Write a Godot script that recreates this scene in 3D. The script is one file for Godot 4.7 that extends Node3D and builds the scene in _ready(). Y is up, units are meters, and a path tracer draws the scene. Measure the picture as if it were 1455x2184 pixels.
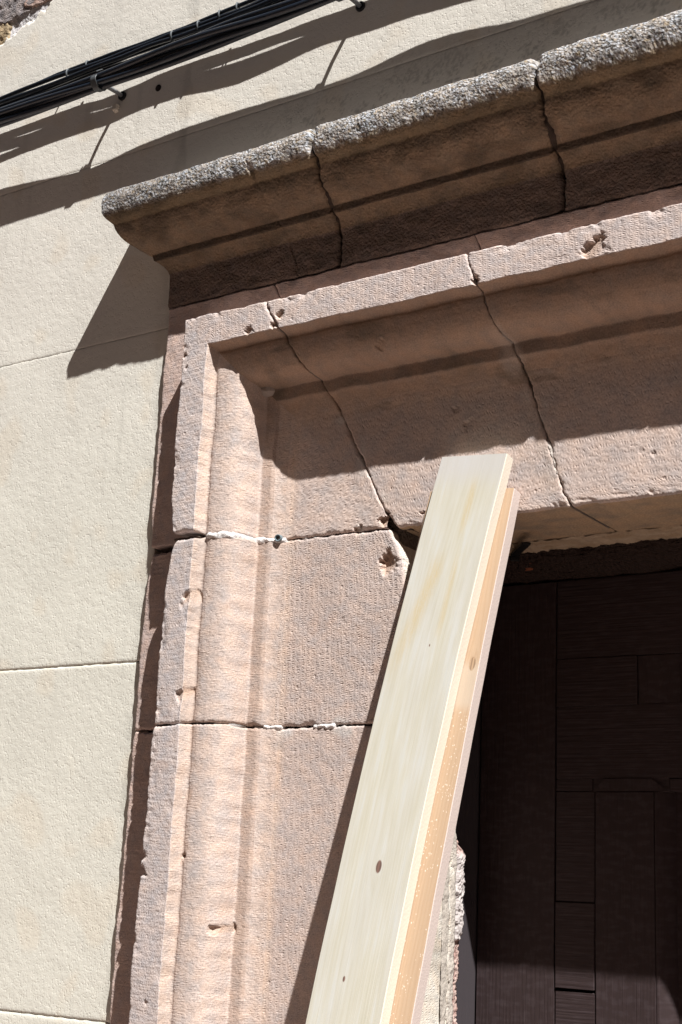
extends Node3D
# A pink sandstone doorway in a rendered wall, seen from the street below: two planks lean on the lintel.
# x runs right along the wall, y up, z out of the wall (the render's face is z = 0). Metres.

const SUN := Vector3(1.475, 2.3745, 1.0)
const TOP := 2.855           # upper edge of the proud fascia of the frame
const SOFFIT := 2.343
const MID := 1.50            # axis of the doorway
var nz := FastNoiseLite.new()
var nf := FastNoiseLite.new()
var mats := {}
var rng := RandomNumberGenerator.new()
# profile of the door frame: o = distance inwards from the outer edge of the fascia, z = depth
var PO := PackedFloat32Array()
var PZ := PackedFloat32Array()
var PN := PackedVector2Array()
var PA := PackedFloat32Array()
var bites: Array = []        # chips and holes knocked out of the stone: [point, radius, depth]

func _ready() -> void:
	# ---- camera, sky, sun, exposure
	var cam := Camera3D.new()
	cam.name = "camera"
	cam.transform = Transform3D(Basis(Vector3(0.828019, 0.045084, -0.558885), Vector3(0.108957, 0.964824, 0.239256), Vector3(0.550012, -0.259003, 0.793980)).orthonormalized(), Vector3(2.049, 1.6, 2.4))
	cam.fov = 39.078
	cam.near = 0.05
	cam.far = 500.0
	add_child(cam)
	cam.current = true
	var sky := ProceduralSkyMaterial.new()
	sky.sky_top_color = Color(0.22, 0.30, 0.43)
	sky.sky_horizon_color = Color(0.42, 0.44, 0.46)
	sky.sky_curve = 0.15
	sky.ground_bottom_color = Color(0.2, 0.19, 0.17)
	sky.ground_horizon_color = Color(0.36, 0.36, 0.36)
	sky.sun_angle_max = 8.0
	sky.sun_curve = 0.1
	sky.sky_energy_multiplier = 0.5
	sky.ground_energy_multiplier = 0.8
	var we := WorldEnvironment.new()
	we.name = "world_environment"
	var env := Environment.new()
	env.background_mode = Environment.BG_SKY
	env.sky = Sky.new()
	env.sky.sky_material = sky
	env.tonemap_mode = Environment.TONE_MAPPER_LINEAR
	env.tonemap_exposure = 1.85
	env.sdfgi_enabled = true
	env.ssao_enabled = true
	env.ssil_enabled = true
	we.environment = env
	add_child(we)
	var sun := DirectionalLight3D.new()
	sun.name = "sun"
	sun.light_energy = 1.6
	sun.light_color = Color(1.0, 0.996, 0.985)
	sun.light_angular_distance = 0.5
	sun.shadow_enabled = true
	sun.look_at_from_position(SUN * 10.0, Vector3.ZERO)
	add_child(sun)

	rng.seed = 71
	nz.noise_type = FastNoiseLite.TYPE_SIMPLEX_SMOOTH
	nz.fractal_type = FastNoiseLite.FRACTAL_NONE
	nz.frequency = 1.0
	nz.seed = 5
	nf.noise_type = FastNoiseLite.TYPE_SIMPLEX
	nf.fractal_type = FastNoiseLite.FRACTAL_FBM
	nf.fractal_octaves = 4
	nf.frequency = 1.0
	nf.seed = 9
	make_materials()
	build_ground()
	build_wall()
	build_doorway()
	build_door()
	build_planks()
	build_cables()
	build_small_things()
	build_added_house()

# ---------------------------------------------------------------- helpers
func n3(x: float, y: float, z: float) -> float:
	return nz.get_noise_3d(x, y, z)

func put(called: String, mesh: Mesh, parent: Node) -> MeshInstance3D:
	var o := MeshInstance3D.new()
	o.name = called
	o.mesh = mesh
	o.cast_shadow = GeometryInstance3D.SHADOW_CASTING_SETTING_ON
	parent.add_child(o, true)
	return o

func thing(called: String, label: String, category: String, at := Vector3.ZERO, group := "") -> Node3D:
	var o := Node3D.new()
	o.name = called
	o.position = at
	add_child(o, true)
	tag(o, label, category, group)
	return o

func tag(o: Node, label: String, category: String, group := "") -> void:
	o.set_meta("label", label)
	o.set_meta("category", category)
	if group != "":
		o.set_meta("group", group)

# a sheet of nu x nv points as one surface; the side that looks along `facing` is its front
func sheet(mesh: ArrayMesh, nu: int, nv: int, P: PackedVector3Array, C: PackedColorArray, U: PackedVector2Array, facing: Vector3, mat: Material) -> ArrayMesh:
	var N := PackedVector3Array()
	N.resize(nu * nv)
	var total := 0.0
	for i in nu:
		var i0 := maxi(i - 1, 0) * nv
		var i1 := mini(i + 1, nu - 1) * nv
		for j in nv:
			var du := P[i1 + j] - P[i0 + j]
			var dv := P[i * nv + mini(j + 1, nv - 1)] - P[i * nv + maxi(j - 1, 0)]
			var n := du.cross(dv)
			total += n.dot(facing)
			N[i * nv + j] = n.normalized()
	var flip := total < 0.0
	if flip:
		for k in N.size():
			N[k] = -N[k]
	var I := PackedInt32Array()
	I.resize((nu - 1) * (nv - 1) * 6)
	var q := 0
	for i in nu - 1:
		for j in nv - 1:
			var a := i * nv + j
			var b := a + nv
			if flip:
				I[q] = a; I[q + 1] = b; I[q + 2] = b + 1; I[q + 3] = a; I[q + 4] = b + 1; I[q + 5] = a + 1
			else:
				I[q] = a; I[q + 1] = b + 1; I[q + 2] = b; I[q + 3] = a; I[q + 4] = a + 1; I[q + 5] = b + 1
			q += 6
	var arr := []
	arr.resize(Mesh.ARRAY_MAX)
	arr[Mesh.ARRAY_VERTEX] = P
	arr[Mesh.ARRAY_NORMAL] = N
	if C.size() == P.size():
		arr[Mesh.ARRAY_COLOR] = C
	arr[Mesh.ARRAY_TEX_UV] = U
	arr[Mesh.ARRAY_INDEX] = I
	mesh.add_surface_from_arrays(Mesh.PRIMITIVE_TRIANGLES, arr)
	mesh.surface_set_material(mesh.get_surface_count() - 1, mat)
	return mesh

# a box with chamfered edges; uv in metres along the longest two axes
func bevel_box(size: Vector3, b: float, mat: Material, rough := 0.0, seed_ := 0.0) -> ArrayMesh:
	var st := SurfaceTool.new()
	st.begin(Mesh.PRIMITIVE_TRIANGLES)
	var h := size * 0.5
	var v := func(sx: float, sy: float, sz: float, ax: int) -> Vector3:
		var p := Vector3(sx * (h.x - (0.0 if ax == 0 else b)), sy * (h.y - (0.0 if ax == 1 else b)), sz * (h.z - (0.0 if ax == 2 else b)))
		if rough > 0.0:
			p += Vector3(n3(sx * 3.1 + seed_, sy * 2.3, sz * 5.0 + ax), n3(sx * 2.0, sy * 3.3 + seed_, sz + ax), n3(sx, sy * 2.0, sz * 3.7 + seed_ + ax)) * rough
		return p
	var quad := func(a: Vector3, bb: Vector3, c: Vector3, d: Vector3, out: Vector3) -> void:
		var n := (bb - a).cross(c - a)
		var pts := [a, bb, c, d] if n.dot(out) < 0.0 else [a, d, c, bb]
		var nn := (-n if n.dot(out) < 0.0 else n).normalized()
		for k in [0, 1, 2, 0, 2, 3]:
			var p: Vector3 = pts[k]
			st.set_normal(nn)
			var uv := Vector2(p.x, p.y)
			if absf(nn.x) > 0.8:
				uv = Vector2(p.z, p.y)
			elif absf(nn.y) > 0.8:
				uv = Vector2(p.z, p.x)
			st.set_uv(uv)
			st.add_vertex(p)
	for s: float in [-1.0, 1.0]:
		quad.call(v.call(s, -1, -1, 0), v.call(s, 1, -1, 0), v.call(s, 1, 1, 0), v.call(s, -1, 1, 0), Vector3(s, 0, 0))
		quad.call(v.call(-1, s, -1, 1), v.call(1, s, -1, 1), v.call(1, s, 1, 1), v.call(-1, s, 1, 1), Vector3(0, s, 0))
		quad.call(v.call(-1, -1, s, 2), v.call(1, -1, s, 2), v.call(1, 1, s, 2), v.call(-1, 1, s, 2), Vector3(0, 0, s))
		for t: float in [-1.0, 1.0]:
			quad.call(v.call(s, t, -1, 0), v.call(s, t, 1, 0), v.call(s, t, 1, 1), v.call(s, t, -1, 1), Vector3(s, t, 0))
			quad.call(v.call(s, -1, t, 0), v.call(s, 1, t, 0), v.call(s, 1, t, 2), v.call(s, -1, t, 2), Vector3(s, 0, t))
			quad.call(v.call(-1, s, t, 1), v.call(1, s, t, 1), v.call(1, s, t, 2), v.call(-1, s, t, 2), Vector3(0, s, t))
			for r: float in [-1.0, 1.0]:
				var a: Vector3 = v.call(s, t, r, 0)
				var bq: Vector3 = v.call(s, t, r, 1)
				var c: Vector3 = v.call(s, t, r, 2)
				quad.call(a, bq, c, c, Vector3(s, t, r))
	st.set_material(mat)
	return st.commit()

# a round tube along points with a radius for each
func tube(pts: PackedVector3Array, rad: PackedFloat32Array, sides: int, mat: Material, caps := true) -> ArrayMesh:
	var n := pts.size()
	var P := PackedVector3Array()
	var U := PackedVector2Array()
	var ex := 1 if caps else 0
	for i in range(-ex, n + ex):
		var k := clampi(i, 0, n - 1)
		var d := (pts[mini(k + 1, n - 1)] - pts[maxi(k - 1, 0)]).normalized()
		var a := d.cross(Vector3(0.13, 0.2, 0.97) if absf(d.z) < 0.9 else Vector3(0, 1, 0)).normalized()
		var b := d.cross(a)
		for j in sides + 1:
			var w := TAU * j / sides
			var r := rad[k] if i == k else 0.0
			P.append(pts[k] + (a * cos(w) + b * sin(w)) * r)
			U.append(Vector2(float(j) / sides, i * 0.1))
	var m := ArrayMesh.new()
	var rows := n + 2 * ex
	sheet(m, rows, sides + 1, P, PackedColorArray(), U, Vector3.ZERO, mat)
	# a closed tube has no one facing: find the outside from the first full ring
	var ref := (ex + (n / 2)) * (sides + 1)
	var arr := m.surface_get_arrays(0)
	var nn: PackedVector3Array = arr[Mesh.ARRAY_NORMAL]
	if nn[ref].dot(P[ref] - pts[n / 2]) < 0.0:
		for k in nn.size():
			nn[k] = -nn[k]
		var ii: PackedInt32Array = arr[Mesh.ARRAY_INDEX]
		for k in range(0, ii.size(), 3):
			var t := ii[k + 1]
			ii[k + 1] = ii[k + 2]
			ii[k + 2] = t
		arr[Mesh.ARRAY_NORMAL] = nn
		arr[Mesh.ARRAY_INDEX] = ii
		m = ArrayMesh.new()
		m.add_surface_from_arrays(Mesh.PRIMITIVE_TRIANGLES, arr)
		m.surface_set_material(0, mat)
	return m

func lin(r: float, g: float, b: float) -> Color:
	return Color(r, g, b).linear_to_srgb()

func smooth(a: float, b: float, x: float) -> float:
	var t := clampf((x - a) / (b - a), 0.0, 1.0)
	return t * t * (3.0 - 2.0 * t)

func poly(x: float, xs: Array, ys: Array) -> float:
	if x <= xs[0]:
		return ys[0]
	for i in range(1, xs.size()):
		if x <= xs[i]:
			return lerpf(ys[i - 1], ys[i], (x - xs[i - 1]) / (xs[i] - xs[i - 1]))
	return ys[-1]

# ---------------------------------------------------------------- materials
func img_noise(seed_: int, freq: float, octaves: int, type := FastNoiseLite.TYPE_SIMPLEX_SMOOTH, w := 1024, h := 1024) -> PackedByteArray:
	var n := FastNoiseLite.new()
	n.seed = seed_
	n.noise_type = type
	n.frequency = freq
	n.fractal_type = FastNoiseLite.FRACTAL_FBM if octaves > 1 else FastNoiseLite.FRACTAL_NONE
	n.fractal_octaves = octaves
	if type == FastNoiseLite.TYPE_CELLULAR:
		n.cellular_return_type = FastNoiseLite.RETURN_DISTANCE
	var im := n.get_seamless_image(w, h)
	im.convert(Image.FORMAT_L8)
	return im.get_data()

func tex_l8(d: PackedByteArray, w: int, h: int) -> ImageTexture:
	return ImageTexture.create_from_image(Image.create_from_data(w, h, false, Image.FORMAT_L8, d))

func tex_rgb(d: PackedByteArray, w: int, h: int) -> ImageTexture:
	return ImageTexture.create_from_image(Image.create_from_data(w, h, false, Image.FORMAT_RGB8, d))

# claw-chisel tooling: ragged columns of short oblique strokes with loose pits between
func tooling_map(seed_: int, ridge: float) -> ImageTexture:
	var W := 1024
	var fine := img_noise(21, 0.06, 4)
	var wide := img_noise(22, 0.012, 3)
	var H := PackedFloat32Array()
	H.resize(W * W)
	H.fill(0.0)
	var r := RandomNumberGenerator.new()
	r.seed = seed_
	var cols := 30
	for c in cols:
		var cx := (c + 0.5) * W / cols
		var y := r.randf() * 16.0
		var wob := r.randf() * 6.0
		while y < W:
			var x := cx + 4.0 * sin(y * 0.02 + wob) + r.randfn(0.0, 2.6)
			var deep := 0.35 + 0.65 * r.randf()
			if r.randf() < 0.08:
				deep *= 1.7
			var lx := 7.0 + 5.0 * r.randf()
			var ly := 2.6 + 2.2 * r.randf()
			var slope := 0.25 + r.randfn(0.0, 0.18)
			var ix := int(lx * 1.8)
			var iy := int(ly * 2.2 + lx * absf(slope))
			for a in range(-ix, ix + 1):
				for b in range(-iy, iy + 1):
					var e := (a * a) / (lx * lx) + pow((b - slope * a) / ly, 2.0)
					if e < 3.0:
						var at := posmod(int(y) + b, W) * W + posmod(int(x) + a, W)
						H[at] += deep * exp(-e * 1.5)
			y += 9.0 + 6.0 * r.randf()
	for p in 34:
		var px := r.randi() % W
		var py := r.randi() % W
		var rad := 4.0 + 8.0 * r.randf() * r.randf()
		var R := int(rad * 1.5)
		for a in range(-R, R + 1):
			for b in range(-R, R + 1):
				var e := (a * a + b * b) / (rad * rad)
				if e < 2.0:
					H[posmod(py + b, W) * W + posmod(px + a, W)] += 1.3 * exp(-e * e * 1.5)
	var D := PackedByteArray()
	D.resize(W * W)
	for k in W * W:
		var soft := clampf((wide[k] - 40) / 90.0, 0.55, 1.0)
		var row := 0.5 + 0.5 * cos(TAU * ((k % W) * cols / float(W) + 0.12 * sin((k / W) * TAU * 3.0 / W)))
		D[k] = clampi(int(205.0 - (80.0 * H[k] + ridge * row * row) * soft + (fine[k] - 128) * 0.20), 0, 255)
	return tex_l8(D, W, W)

# combed dressing: long parallel scratches across the arm, broken up; calm = weaker and finer
func comb_map(seed_: int, fine_part: float) -> ImageTexture:
	var im := Image.create_from_data(192, 1024, false, Image.FORMAT_L8, img_noise(seed_, 0.052, 2, FastNoiseLite.TYPE_SIMPLEX_SMOOTH, 192, 1024))
	im.resize(1024, 1024, Image.INTERPOLATE_CUBIC)
	var a := im.get_data()
	var b := img_noise(seed_ + 1, 0.05, 3)
	var c := img_noise(seed_ + 2, 0.012, 2)
	var D := PackedByteArray()
	D.resize(1024 * 1024)
	for k in 1024 * 1024:
		var lines := absf(a[k] - 128.0) * 1.5
		var soft := clampf((c[k] - 40) / 90.0, 0.55, 1.0)
		var pit := maxf(0.0, 96.0 - b[k]) * 1.8
		D[k] = clampi(int(70.0 + lines * soft + (b[k] - 128) * fine_part - pit), 0, 255)
	return tex_l8(D, 1024, 1024)

# plaster: shallow trowel drag, dents and pin holes
func plaster_map() -> ImageTexture:
	var W := 1024
	var a := img_noise(31, 0.035, 3)
	var b := img_noise(32, 0.09, 2)
	var c := img_noise(33, 0.011, 2)
	var drag := Image.create_from_data(1024, 256, false, Image.FORMAT_L8, img_noise(34, 0.045, 3, FastNoiseLite.TYPE_SIMPLEX_SMOOTH, 1024, 256))
	drag.resize(1024, 1024, Image.INTERPOLATE_CUBIC)
	var d := drag.get_data()
	var D := PackedByteArray()
	D.resize(W * W)
	for k in W * W:
		var h := 165.0 + (c[k] - 128) * 0.25 + (b[k] - 128) * 0.13
		var dent := a[k] * 0.6 + d[k] * 0.4
		if dent < 112.0:
			h -= (112.0 - dent) * 1.6
		else:
			h += (dent - 112.0) * 0.22
		D[k] = clampi(int(h), 0, 255)
	return tex_l8(D, W, W)

func grain_map(stretch: int, seed_: int) -> PackedByteArray:
	var im := Image.create_from_data(1024, 1024 / stretch, false, Image.FORMAT_L8, img_noise(seed_, 0.05, 4, FastNoiseLite.TYPE_SIMPLEX_SMOOTH, 1024, 1024 / stretch))
	im.resize(1024, 1024, Image.INTERPOLATE_CUBIC)
	return im.get_data()

func mat(called: String, col: Color, rough: float, vertex := false) -> StandardMaterial3D:
	var m := StandardMaterial3D.new()
	m.resource_name = called
	m.albedo_color = col
	m.roughness = rough
	m.metallic_specular = 0.3
	if vertex:
		m.vertex_color_use_as_albedo = true
	mats[called] = m
	return m

func bump(m: StandardMaterial3D, t: Texture2D, cm: float, scale_ := Vector3.ONE) -> void:
	m.heightmap_enabled = true
	m.heightmap_texture = t
	m.heightmap_scale = cm
	m.uv1_scale = scale_

func make_materials() -> void:
	var tool := tooling_map(3, 30.0)
	var tool2 := tooling_map(8, 12.0)
	var plaster := plaster_map()
	var grainy := tex_l8(img_noise(41, 0.05, 5), 1024, 1024)
	var grain := tex_l8(grain_map(16, 51), 1024, 1024)
	# stone mottling that multiplies the base colours: pale, close to one
	var m1 := img_noise(61, 0.008, 4)
	var m2 := img_noise(62, 0.08, 3)
	var D := PackedByteArray()
	D.resize(1024 * 1024 * 3)
	for k in 1024 * 1024:
		var v := 240.0 + (m1[k] - 128) * 0.07 + (m2[k] - 128) * 0.22
		var w := (m1[k] - 128) * 0.05
		D[k * 3] = clampi(int(v + w), 0, 255)
		D[k * 3 + 1] = clampi(int(v), 0, 255)
		D[k * 3 + 2] = clampi(int(v - w), 0, 255)
	var mottle := tex_rgb(D, 1024, 1024)
	var s := mat("sandstone", Color.WHITE, 0.92, true)
	s.albedo_texture = mottle
	bump(s, tool, 0.26)
	for v in [["sandstone_fine", 0.22, Vector3(0.83, 0.83, 1)], ["sandstone_coarse", 0.36, Vector3(1.07, 1.0, 1)]]:
		var sv := mat(v[0], Color.WHITE, 0.92, true)
		sv.albedo_texture = mottle
		bump(sv, tool2 if v[1] < 0.3 else tool, v[1], v[2])
	var s2 := mat("combed_sandstone", Color.WHITE, 0.92, true)
	s2.albedo_texture = mottle
	bump(s2, tool, 0.30)
	var s3 := mat("moulded_sandstone", Color.WHITE, 0.92, true)
	s3.albedo_texture = mottle
	bump(s3, comb_map(91, 0.30), 0.085)
	var c := mat("weathered_sandstone", Color.WHITE, 0.95, true)
	c.albedo_texture = mottle
	bump(c, grainy, 0.26)
	var p := mat("render_coat", Color.WHITE, 0.9, true)
	bump(p, plaster, 0.125)
	var mo := mat("mortar", Color.WHITE, 0.95, true)
	bump(mo, grainy, 0.15, Vector3(2, 2, 1))
	var core := mat("rubble_core", lin(0.17, 0.14, 0.115), 0.95)
	core.uv1_triplanar = true
	bump(core, grainy, 1.0, Vector3(2, 2, 2))
	var d := mat("door_paint", lin(0.052, 0.034, 0.036), 0.62)
	d.metallic_specular = 0.22
	bump(d, grain, 0.07, Vector3(3.0, 1.2, 1))
	var dd := mat("door_paint_across", lin(0.048, 0.032, 0.033), 0.62)
	dd.metallic_specular = 0.22
	dd.uv1_triplanar = false
	bump(dd, tex_l8(turned(grain_map(16, 52), 1024), 1024, 1024), 0.07, Vector3(1.2, 3.0, 1))
	var dp := door_print()
	d.albedo_color = Color.WHITE
	d.albedo_texture = dp
	dd.albedo_color = Color.WHITE
	var dimg := dp.get_image()
	dimg.rotate_90(CLOCKWISE)
	dd.albedo_texture = ImageTexture.create_from_image(dimg)
	var g := mat("grey_wood", lin(0.050, 0.042, 0.046), 0.75)
	bump(g, grain, 0.06, Vector3(6.0, 1.0, 1))
	var h := mat("old_timber", lin(0.035, 0.022, 0.018), 0.8)
	bump(h, grainy, 0.9, Vector3(1.5, 1.5, 1))
	var pv := mat("paving_stone", lin(0.305, 0.238, 0.212), 0.9)
	pv.uv1_triplanar = true
	pv.uv1_world_triplanar = true
	bump(pv, grainy, 0.6, Vector3(1, 1, 1))
	mat("cable_black", lin(0.012, 0.016, 0.024), 0.32).metallic_specular = 0.5
	mat("strap_grey", lin(0.05, 0.055, 0.06), 0.5).metallic_specular = 0.5
	mat("clip_grey", lin(0.12, 0.13, 0.14), 0.5)
	var st := mat("zinc", lin(0.30, 0.31, 0.33), 0.45)
	st.metallic = 0.8
	mat("black_iron", lin(0.012, 0.012, 0.013), 0.5)
	mat("grey_plastic", lin(0.16, 0.20, 0.22), 0.5)
	mat("dark_hole", lin(0.015, 0.012, 0.01), 0.9)
	# new timber: one picture of grain for each board
	var pf := mat("plank_face", Color.WHITE, 0.62)
	pf.albedo_texture = plank_print(1)
	bump(pf, grain, 0.02)
	var pf2 := mat("rear_plank_face", Color.WHITE, 0.62)
	pf2.albedo_texture = plank_print(2)
	bump(pf2, grain, 0.02)
	var ps := mat("sawn_edge", lin(0.63, 0.565, 0.475), 0.8)
	bump(ps, grainy, 0.03, Vector3(3, 3, 1))
	var ps2 := mat("rear_sawn_edge", lin(0.52, 0.43, 0.39), 0.8)
	bump(ps2, grainy, 0.03, Vector3(3, 3, 1))

# old dark paint, rubbed pale along the grain and speckled with dust
func door_print() -> ImageTexture:
	var W := 1024
	var a := grain_map(8, 55)
	var b := img_noise(56, 0.02, 4)
	var c := img_noise(57, 0.11, 2)
	var D := PackedByteArray()
	D.resize(W * W * 3)
	for k in W * W:
		var t := clampf((a[k] + (b[k] - 128) * 0.6 - 110) / 110.0, 0.0, 1.0)
		var sp := clampf((c[k] - 205.0) / 30.0, 0.0, 1.0)
		var m := clampf(t * 0.22 + sp * 0.12, 0.0, 1.0)
		var q := Color(lerpf(0.038, 0.085, m), lerpf(0.0255, 0.070, m), lerpf(0.0260, 0.074, m)).linear_to_srgb()
		D[k * 3] = int(q.r * 255.0)
		D[k * 3 + 1] = int(q.g * 255.0)
		D[k * 3 + 2] = int(q.b * 255.0)
	return tex_rgb(D, W, W)

func turned(d: PackedByteArray, w: int) -> PackedByteArray:
	var im := Image.create_from_data(w, w, false, Image.FORMAT_L8, d)
	im.rotate_90(CLOCKWISE)
	return im.get_data()

# pine grain down the length (v), with knots that push the grain aside, resin stains and chalky bloom
func plank_print(which: int) -> ImageTexture:
	var W := 256
	var H := 2048
	var L := 2.54       # metres along H
	var B := 0.15 if which == 1 else 0.215
	var bloom := img_noise(70 + which, 0.012, 4)
	var fibre := img_noise(72 + which, 0.10, 3)
	var knots := [[0.083, 1.716, 0.0065], [0.060, 1.518, 0.0028], [0.084, 2.136, 0.0015], [0.05, 0.7, 0.009], [0.11, 0.35, 0.006]] if which == 1 else [[0.200, 2.165, 0.008], [0.12, 1.2, 0.010], [0.16, 0.55, 0.008]]
	var D := PackedByteArray()
	D.resize(W * H * 3)
	for j in H:
		var y := (1.0 - float(j) / H) * L      # height up the plank
		for i in W:
			var x := float(i) / W * B
			var push := 0.0
			var kn := 0.0
			for k in knots:
				var dx: float = (x - k[0])
				var dy: float = (y - k[1])
				var rr: float = k[2]
				var e := dx * dx + dy * dy * 0.10
				push += dx * rr * rr * 3.0 / (e + rr * rr * 0.6)
				var q := (dx * dx * 1.3 + dy * dy * 0.32) / (rr * rr)
				kn = maxf(kn, smooth(1.25, 0.75, q))
			var warp := nz.get_noise_2d(x * 9.0, y * 0.9 + which * 7.0) * 0.022
			var g := sin((x - push + warp) * 620.0 + nz.get_noise_2d(x * 40.0, y * 2.0) * 1.5)
			g = 0.5 + 0.5 * g
			g = g * g
			var f := nf.get_noise_2d(x * 900.0, y * 14.0 + which * 3.0)
			var bl := (bloom[(j / 2 % 1024) * 1024 + i * 2] - 128) / 128.0
			var fb := (fibre[(j % 1024) * 1024 + i * 4] - 128) / 128.0
			var r: float
			var gg: float
			var b: float
			if which == 1:
				var yel := clampf(nz.get_noise_2d(x * 16.0, y * 2.2 + 40.0) * 0.8 + 0.3 * fb, -1.0, 1.0)
				r = 0.500 - 0.012 * g + 0.012 * f + 0.03 * bl
				gg = 0.476 - 0.017 * g + 0.012 * f + 0.034 * bl - 0.006 * yel
				b = 0.410 - 0.024 * g + 0.012 * f + 0.045 * bl - 0.026 * yel
				# yellow resin run, an arch with two legs, near the top, and a warm streak above it
				var cy := y - 2.285
				var arch := absf(x - 0.055 - clampf(cy, -0.2, 0.0) * 0.20) / 0.016
				var leg := absf(x - 0.097) / 0.007
				var st := 0.0
				if cy < 0.06 and cy > -0.26:
					st = maxf(smooth(1.5, 0.2, arch), 0.8 * smooth(1.4, 0.2, leg) * smooth(-0.17, -0.08, cy)) * smooth(0.06, 0.0, cy) * smooth(-0.26, -0.10, cy)
				var up := (y - 2.43)
				st = maxf(st, 0.9 * smooth(1.3, 0.3, absf(x - 0.0925) / 0.009) * smooth(0.05, 0.0, absf(up) - 0.03))
				st *= clampf(0.75 + 0.8 * f + 0.4 * fb, 0.0, 1.0)
				r = lerpf(r, 0.49, st * 0.62)
				gg = lerpf(gg, 0.37, st * 0.62)
				b = lerpf(b, 0.18, st * 0.62)
				# pale bloom where the saw polished it, bluish near the top end
				var wh := smooth(0.25, 0.7, bl + 0.3 * fb)
				r = lerpf(r, 0.50, wh * 0.45)
				gg = lerpf(gg, 0.50, wh * 0.45)
				b = lerpf(b, 0.475, wh * 0.45)
				var end := smooth(2.45, 2.52, y)
				r = lerpf(r, 0.47, end * 0.6)
				gg = lerpf(gg, 0.45, end * 0.6)
				b = lerpf(b, 0.45, end * 0.6)
			else:
				r = 0.475 - 0.022 * g + 0.02 * f
				gg = 0.338 - 0.024 * g + 0.02 * f
				b = 0.228 - 0.022 * g + 0.015 * f
				var pale := smooth(0.05, 0.02, absf(y - 2.12) - 0.01)
				r = lerpf(r, 0.52, pale * 0.7)
				gg = lerpf(gg, 0.43, pale * 0.7)
				b = lerpf(b, 0.34, pale * 0.7)
			if kn > 0.0:
				var ring := 0.75 + 0.25 * sin(kn * 9.0 + x * 900.0)
				var kc := Vector3(0.17, 0.075, 0.055) if which == 1 else Vector3(0.45, 0.30, 0.19)
				r = lerpf(r, kc.x * ring, kn * 0.9)
				gg = lerpf(gg, kc.y * ring, kn * 0.9)
				b = lerpf(b, kc.z * ring, kn * 0.9)
			var c := Color(r, gg, b).linear_to_srgb()
			var at := (j * W + i) * 3
			D[at] = clampi(int(c.r * 255.0), 0, 255)
			D[at + 1] = clampi(int(c.g * 255.0), 0, 255)
			D[at + 2] = clampi(int(c.b * 255.0), 0, 255)
	if which == 2:
		# whitewash spatter on the rear board
		var r2 := RandomNumberGenerator.new()
		r2.seed = 12
		for n in 5200:
			var px := r2.randi() % W
			var py := 300 + r2.randi() % (H - 320)
			if nz.get_noise_2d(px * 0.02, py * 0.012) + r2.randf() * 0.9 < 0.35 or py < 380:
				continue
			var sx := 1 + r2.randi() % 3 / 2
			for a in sx:
				for b in 1 + r2.randi() % 2:
					var at := (mini(py + b, H - 1) * W + mini(px + a, W - 1)) * 3
					D[at] = 236
					D[at + 1] = 226
					D[at + 2] = 212
	return tex_rgb(D, W, H)

# ---------------------------------------------------------------- ground
func build_ground() -> void:
	var pl := PlaneMesh.new()
	pl.size = Vector2(240, 240)
	pl.material = mats["paving_stone"]
	var o := put("ground", pl, self)
	o.set_meta("kind", "structure")
	o.set_meta("label", "paved street along the foot of the wall")

# unseen house front added behind the camera: blocks low light so the door stays dark
func build_added_house() -> void:
	var h := thing("added_house_front", "unseen house front added across the street to keep the door dark", "house", Vector3(0, 0, 6.2))
	var wm := mat("added_house_render", lin(0.30, 0.25, 0.20), 0.95)
	var sm := mat("shutter_wood", lin(0.07, 0.05, 0.04), 0.7)
	var bm := BoxMesh.new()
	bm.size = Vector3(40, 7.2, 0.5)
	bm.material = wm
	put("wall", bm, h).position = Vector3(0, 3.6, 0.25)
	for i in 8:
		for j in 2:
			var c := Vector3(-14.0 + i * 4.0, 1.9 + j * 3.0, -0.02)
			put("window_shutter", bevel_box(Vector3(1.0, 1.5, 0.05), 0.004, sm), h).position = c
			put("window_sill", bevel_box(Vector3(1.2, 0.08, 0.16), 0.006, wm), h).position = c + Vector3(0, -0.80, -0.04)
	put("eave", bevel_box(Vector3(40.6, 0.14, 0.8), 0.01, sm), h).position = Vector3(0, 7.27, 0.0)

# ---------------------------------------------------------------- rendered wall
func plaster_color(x: float, y: float) -> Color:
	var low := smooth(3.3, 2.2, y)
	var a := Vector3(0.660, 0.622, 0.562).lerp(Vector3(0.640, 0.616, 0.544), low)
	var n := nf.get_noise_3d(x * 2.2, y * 2.2, 3.0)
	var m := nf.get_noise_3d(x * 9.0, y * 9.0, 8.0)
	a *= 1.0 + 0.035 * n + 0.025 * m
	# dirt gathered beside the stone, thin run-off streaks and a few rubbed patches
	var edge := smooth(-0.20, -0.135, x) * (1.0 - smooth(-0.127, -0.12, x)) * smooth(-0.3, 0.4, n3(x * 30.0, y * 12.0, 12.0))
	var runs := smooth(0.30, 0.65, n3(x * 26.0, y * 1.1, 15.0)) * smooth(0.0, 0.5, n3(x * 5.0, y * 1.5, 16.0))
	a *= 1.0 - 0.16 * edge - 0.07 * runs
	a = a.lerp(Vector3(0.66, 0.54, 0.40), 0.22 * smooth(0.35, 0.7, n3(x * 7.0, y * 7.0, 19.0)))
	# black mould specks over the cornice, densest against the stone
	if y > 3.2 and y < 3.55 and x > 0.05:
		var dens := smooth(3.50, 3.24, y) * smooth(0.0, 0.30, x)
		var sp := n3(x * 97.0, y * 97.0, 1.0) * 0.75 + n3(x * 17.0, y * 17.0, 6.0) * 0.5
		a = a.lerp(Vector3(0.08, 0.07, 0.062), dens * smooth(0.15, 0.50, sp) * 0.6)
		a *= 1.0 - 0.10 * dens
	return Color(a.x, a.y, a.z)

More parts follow.
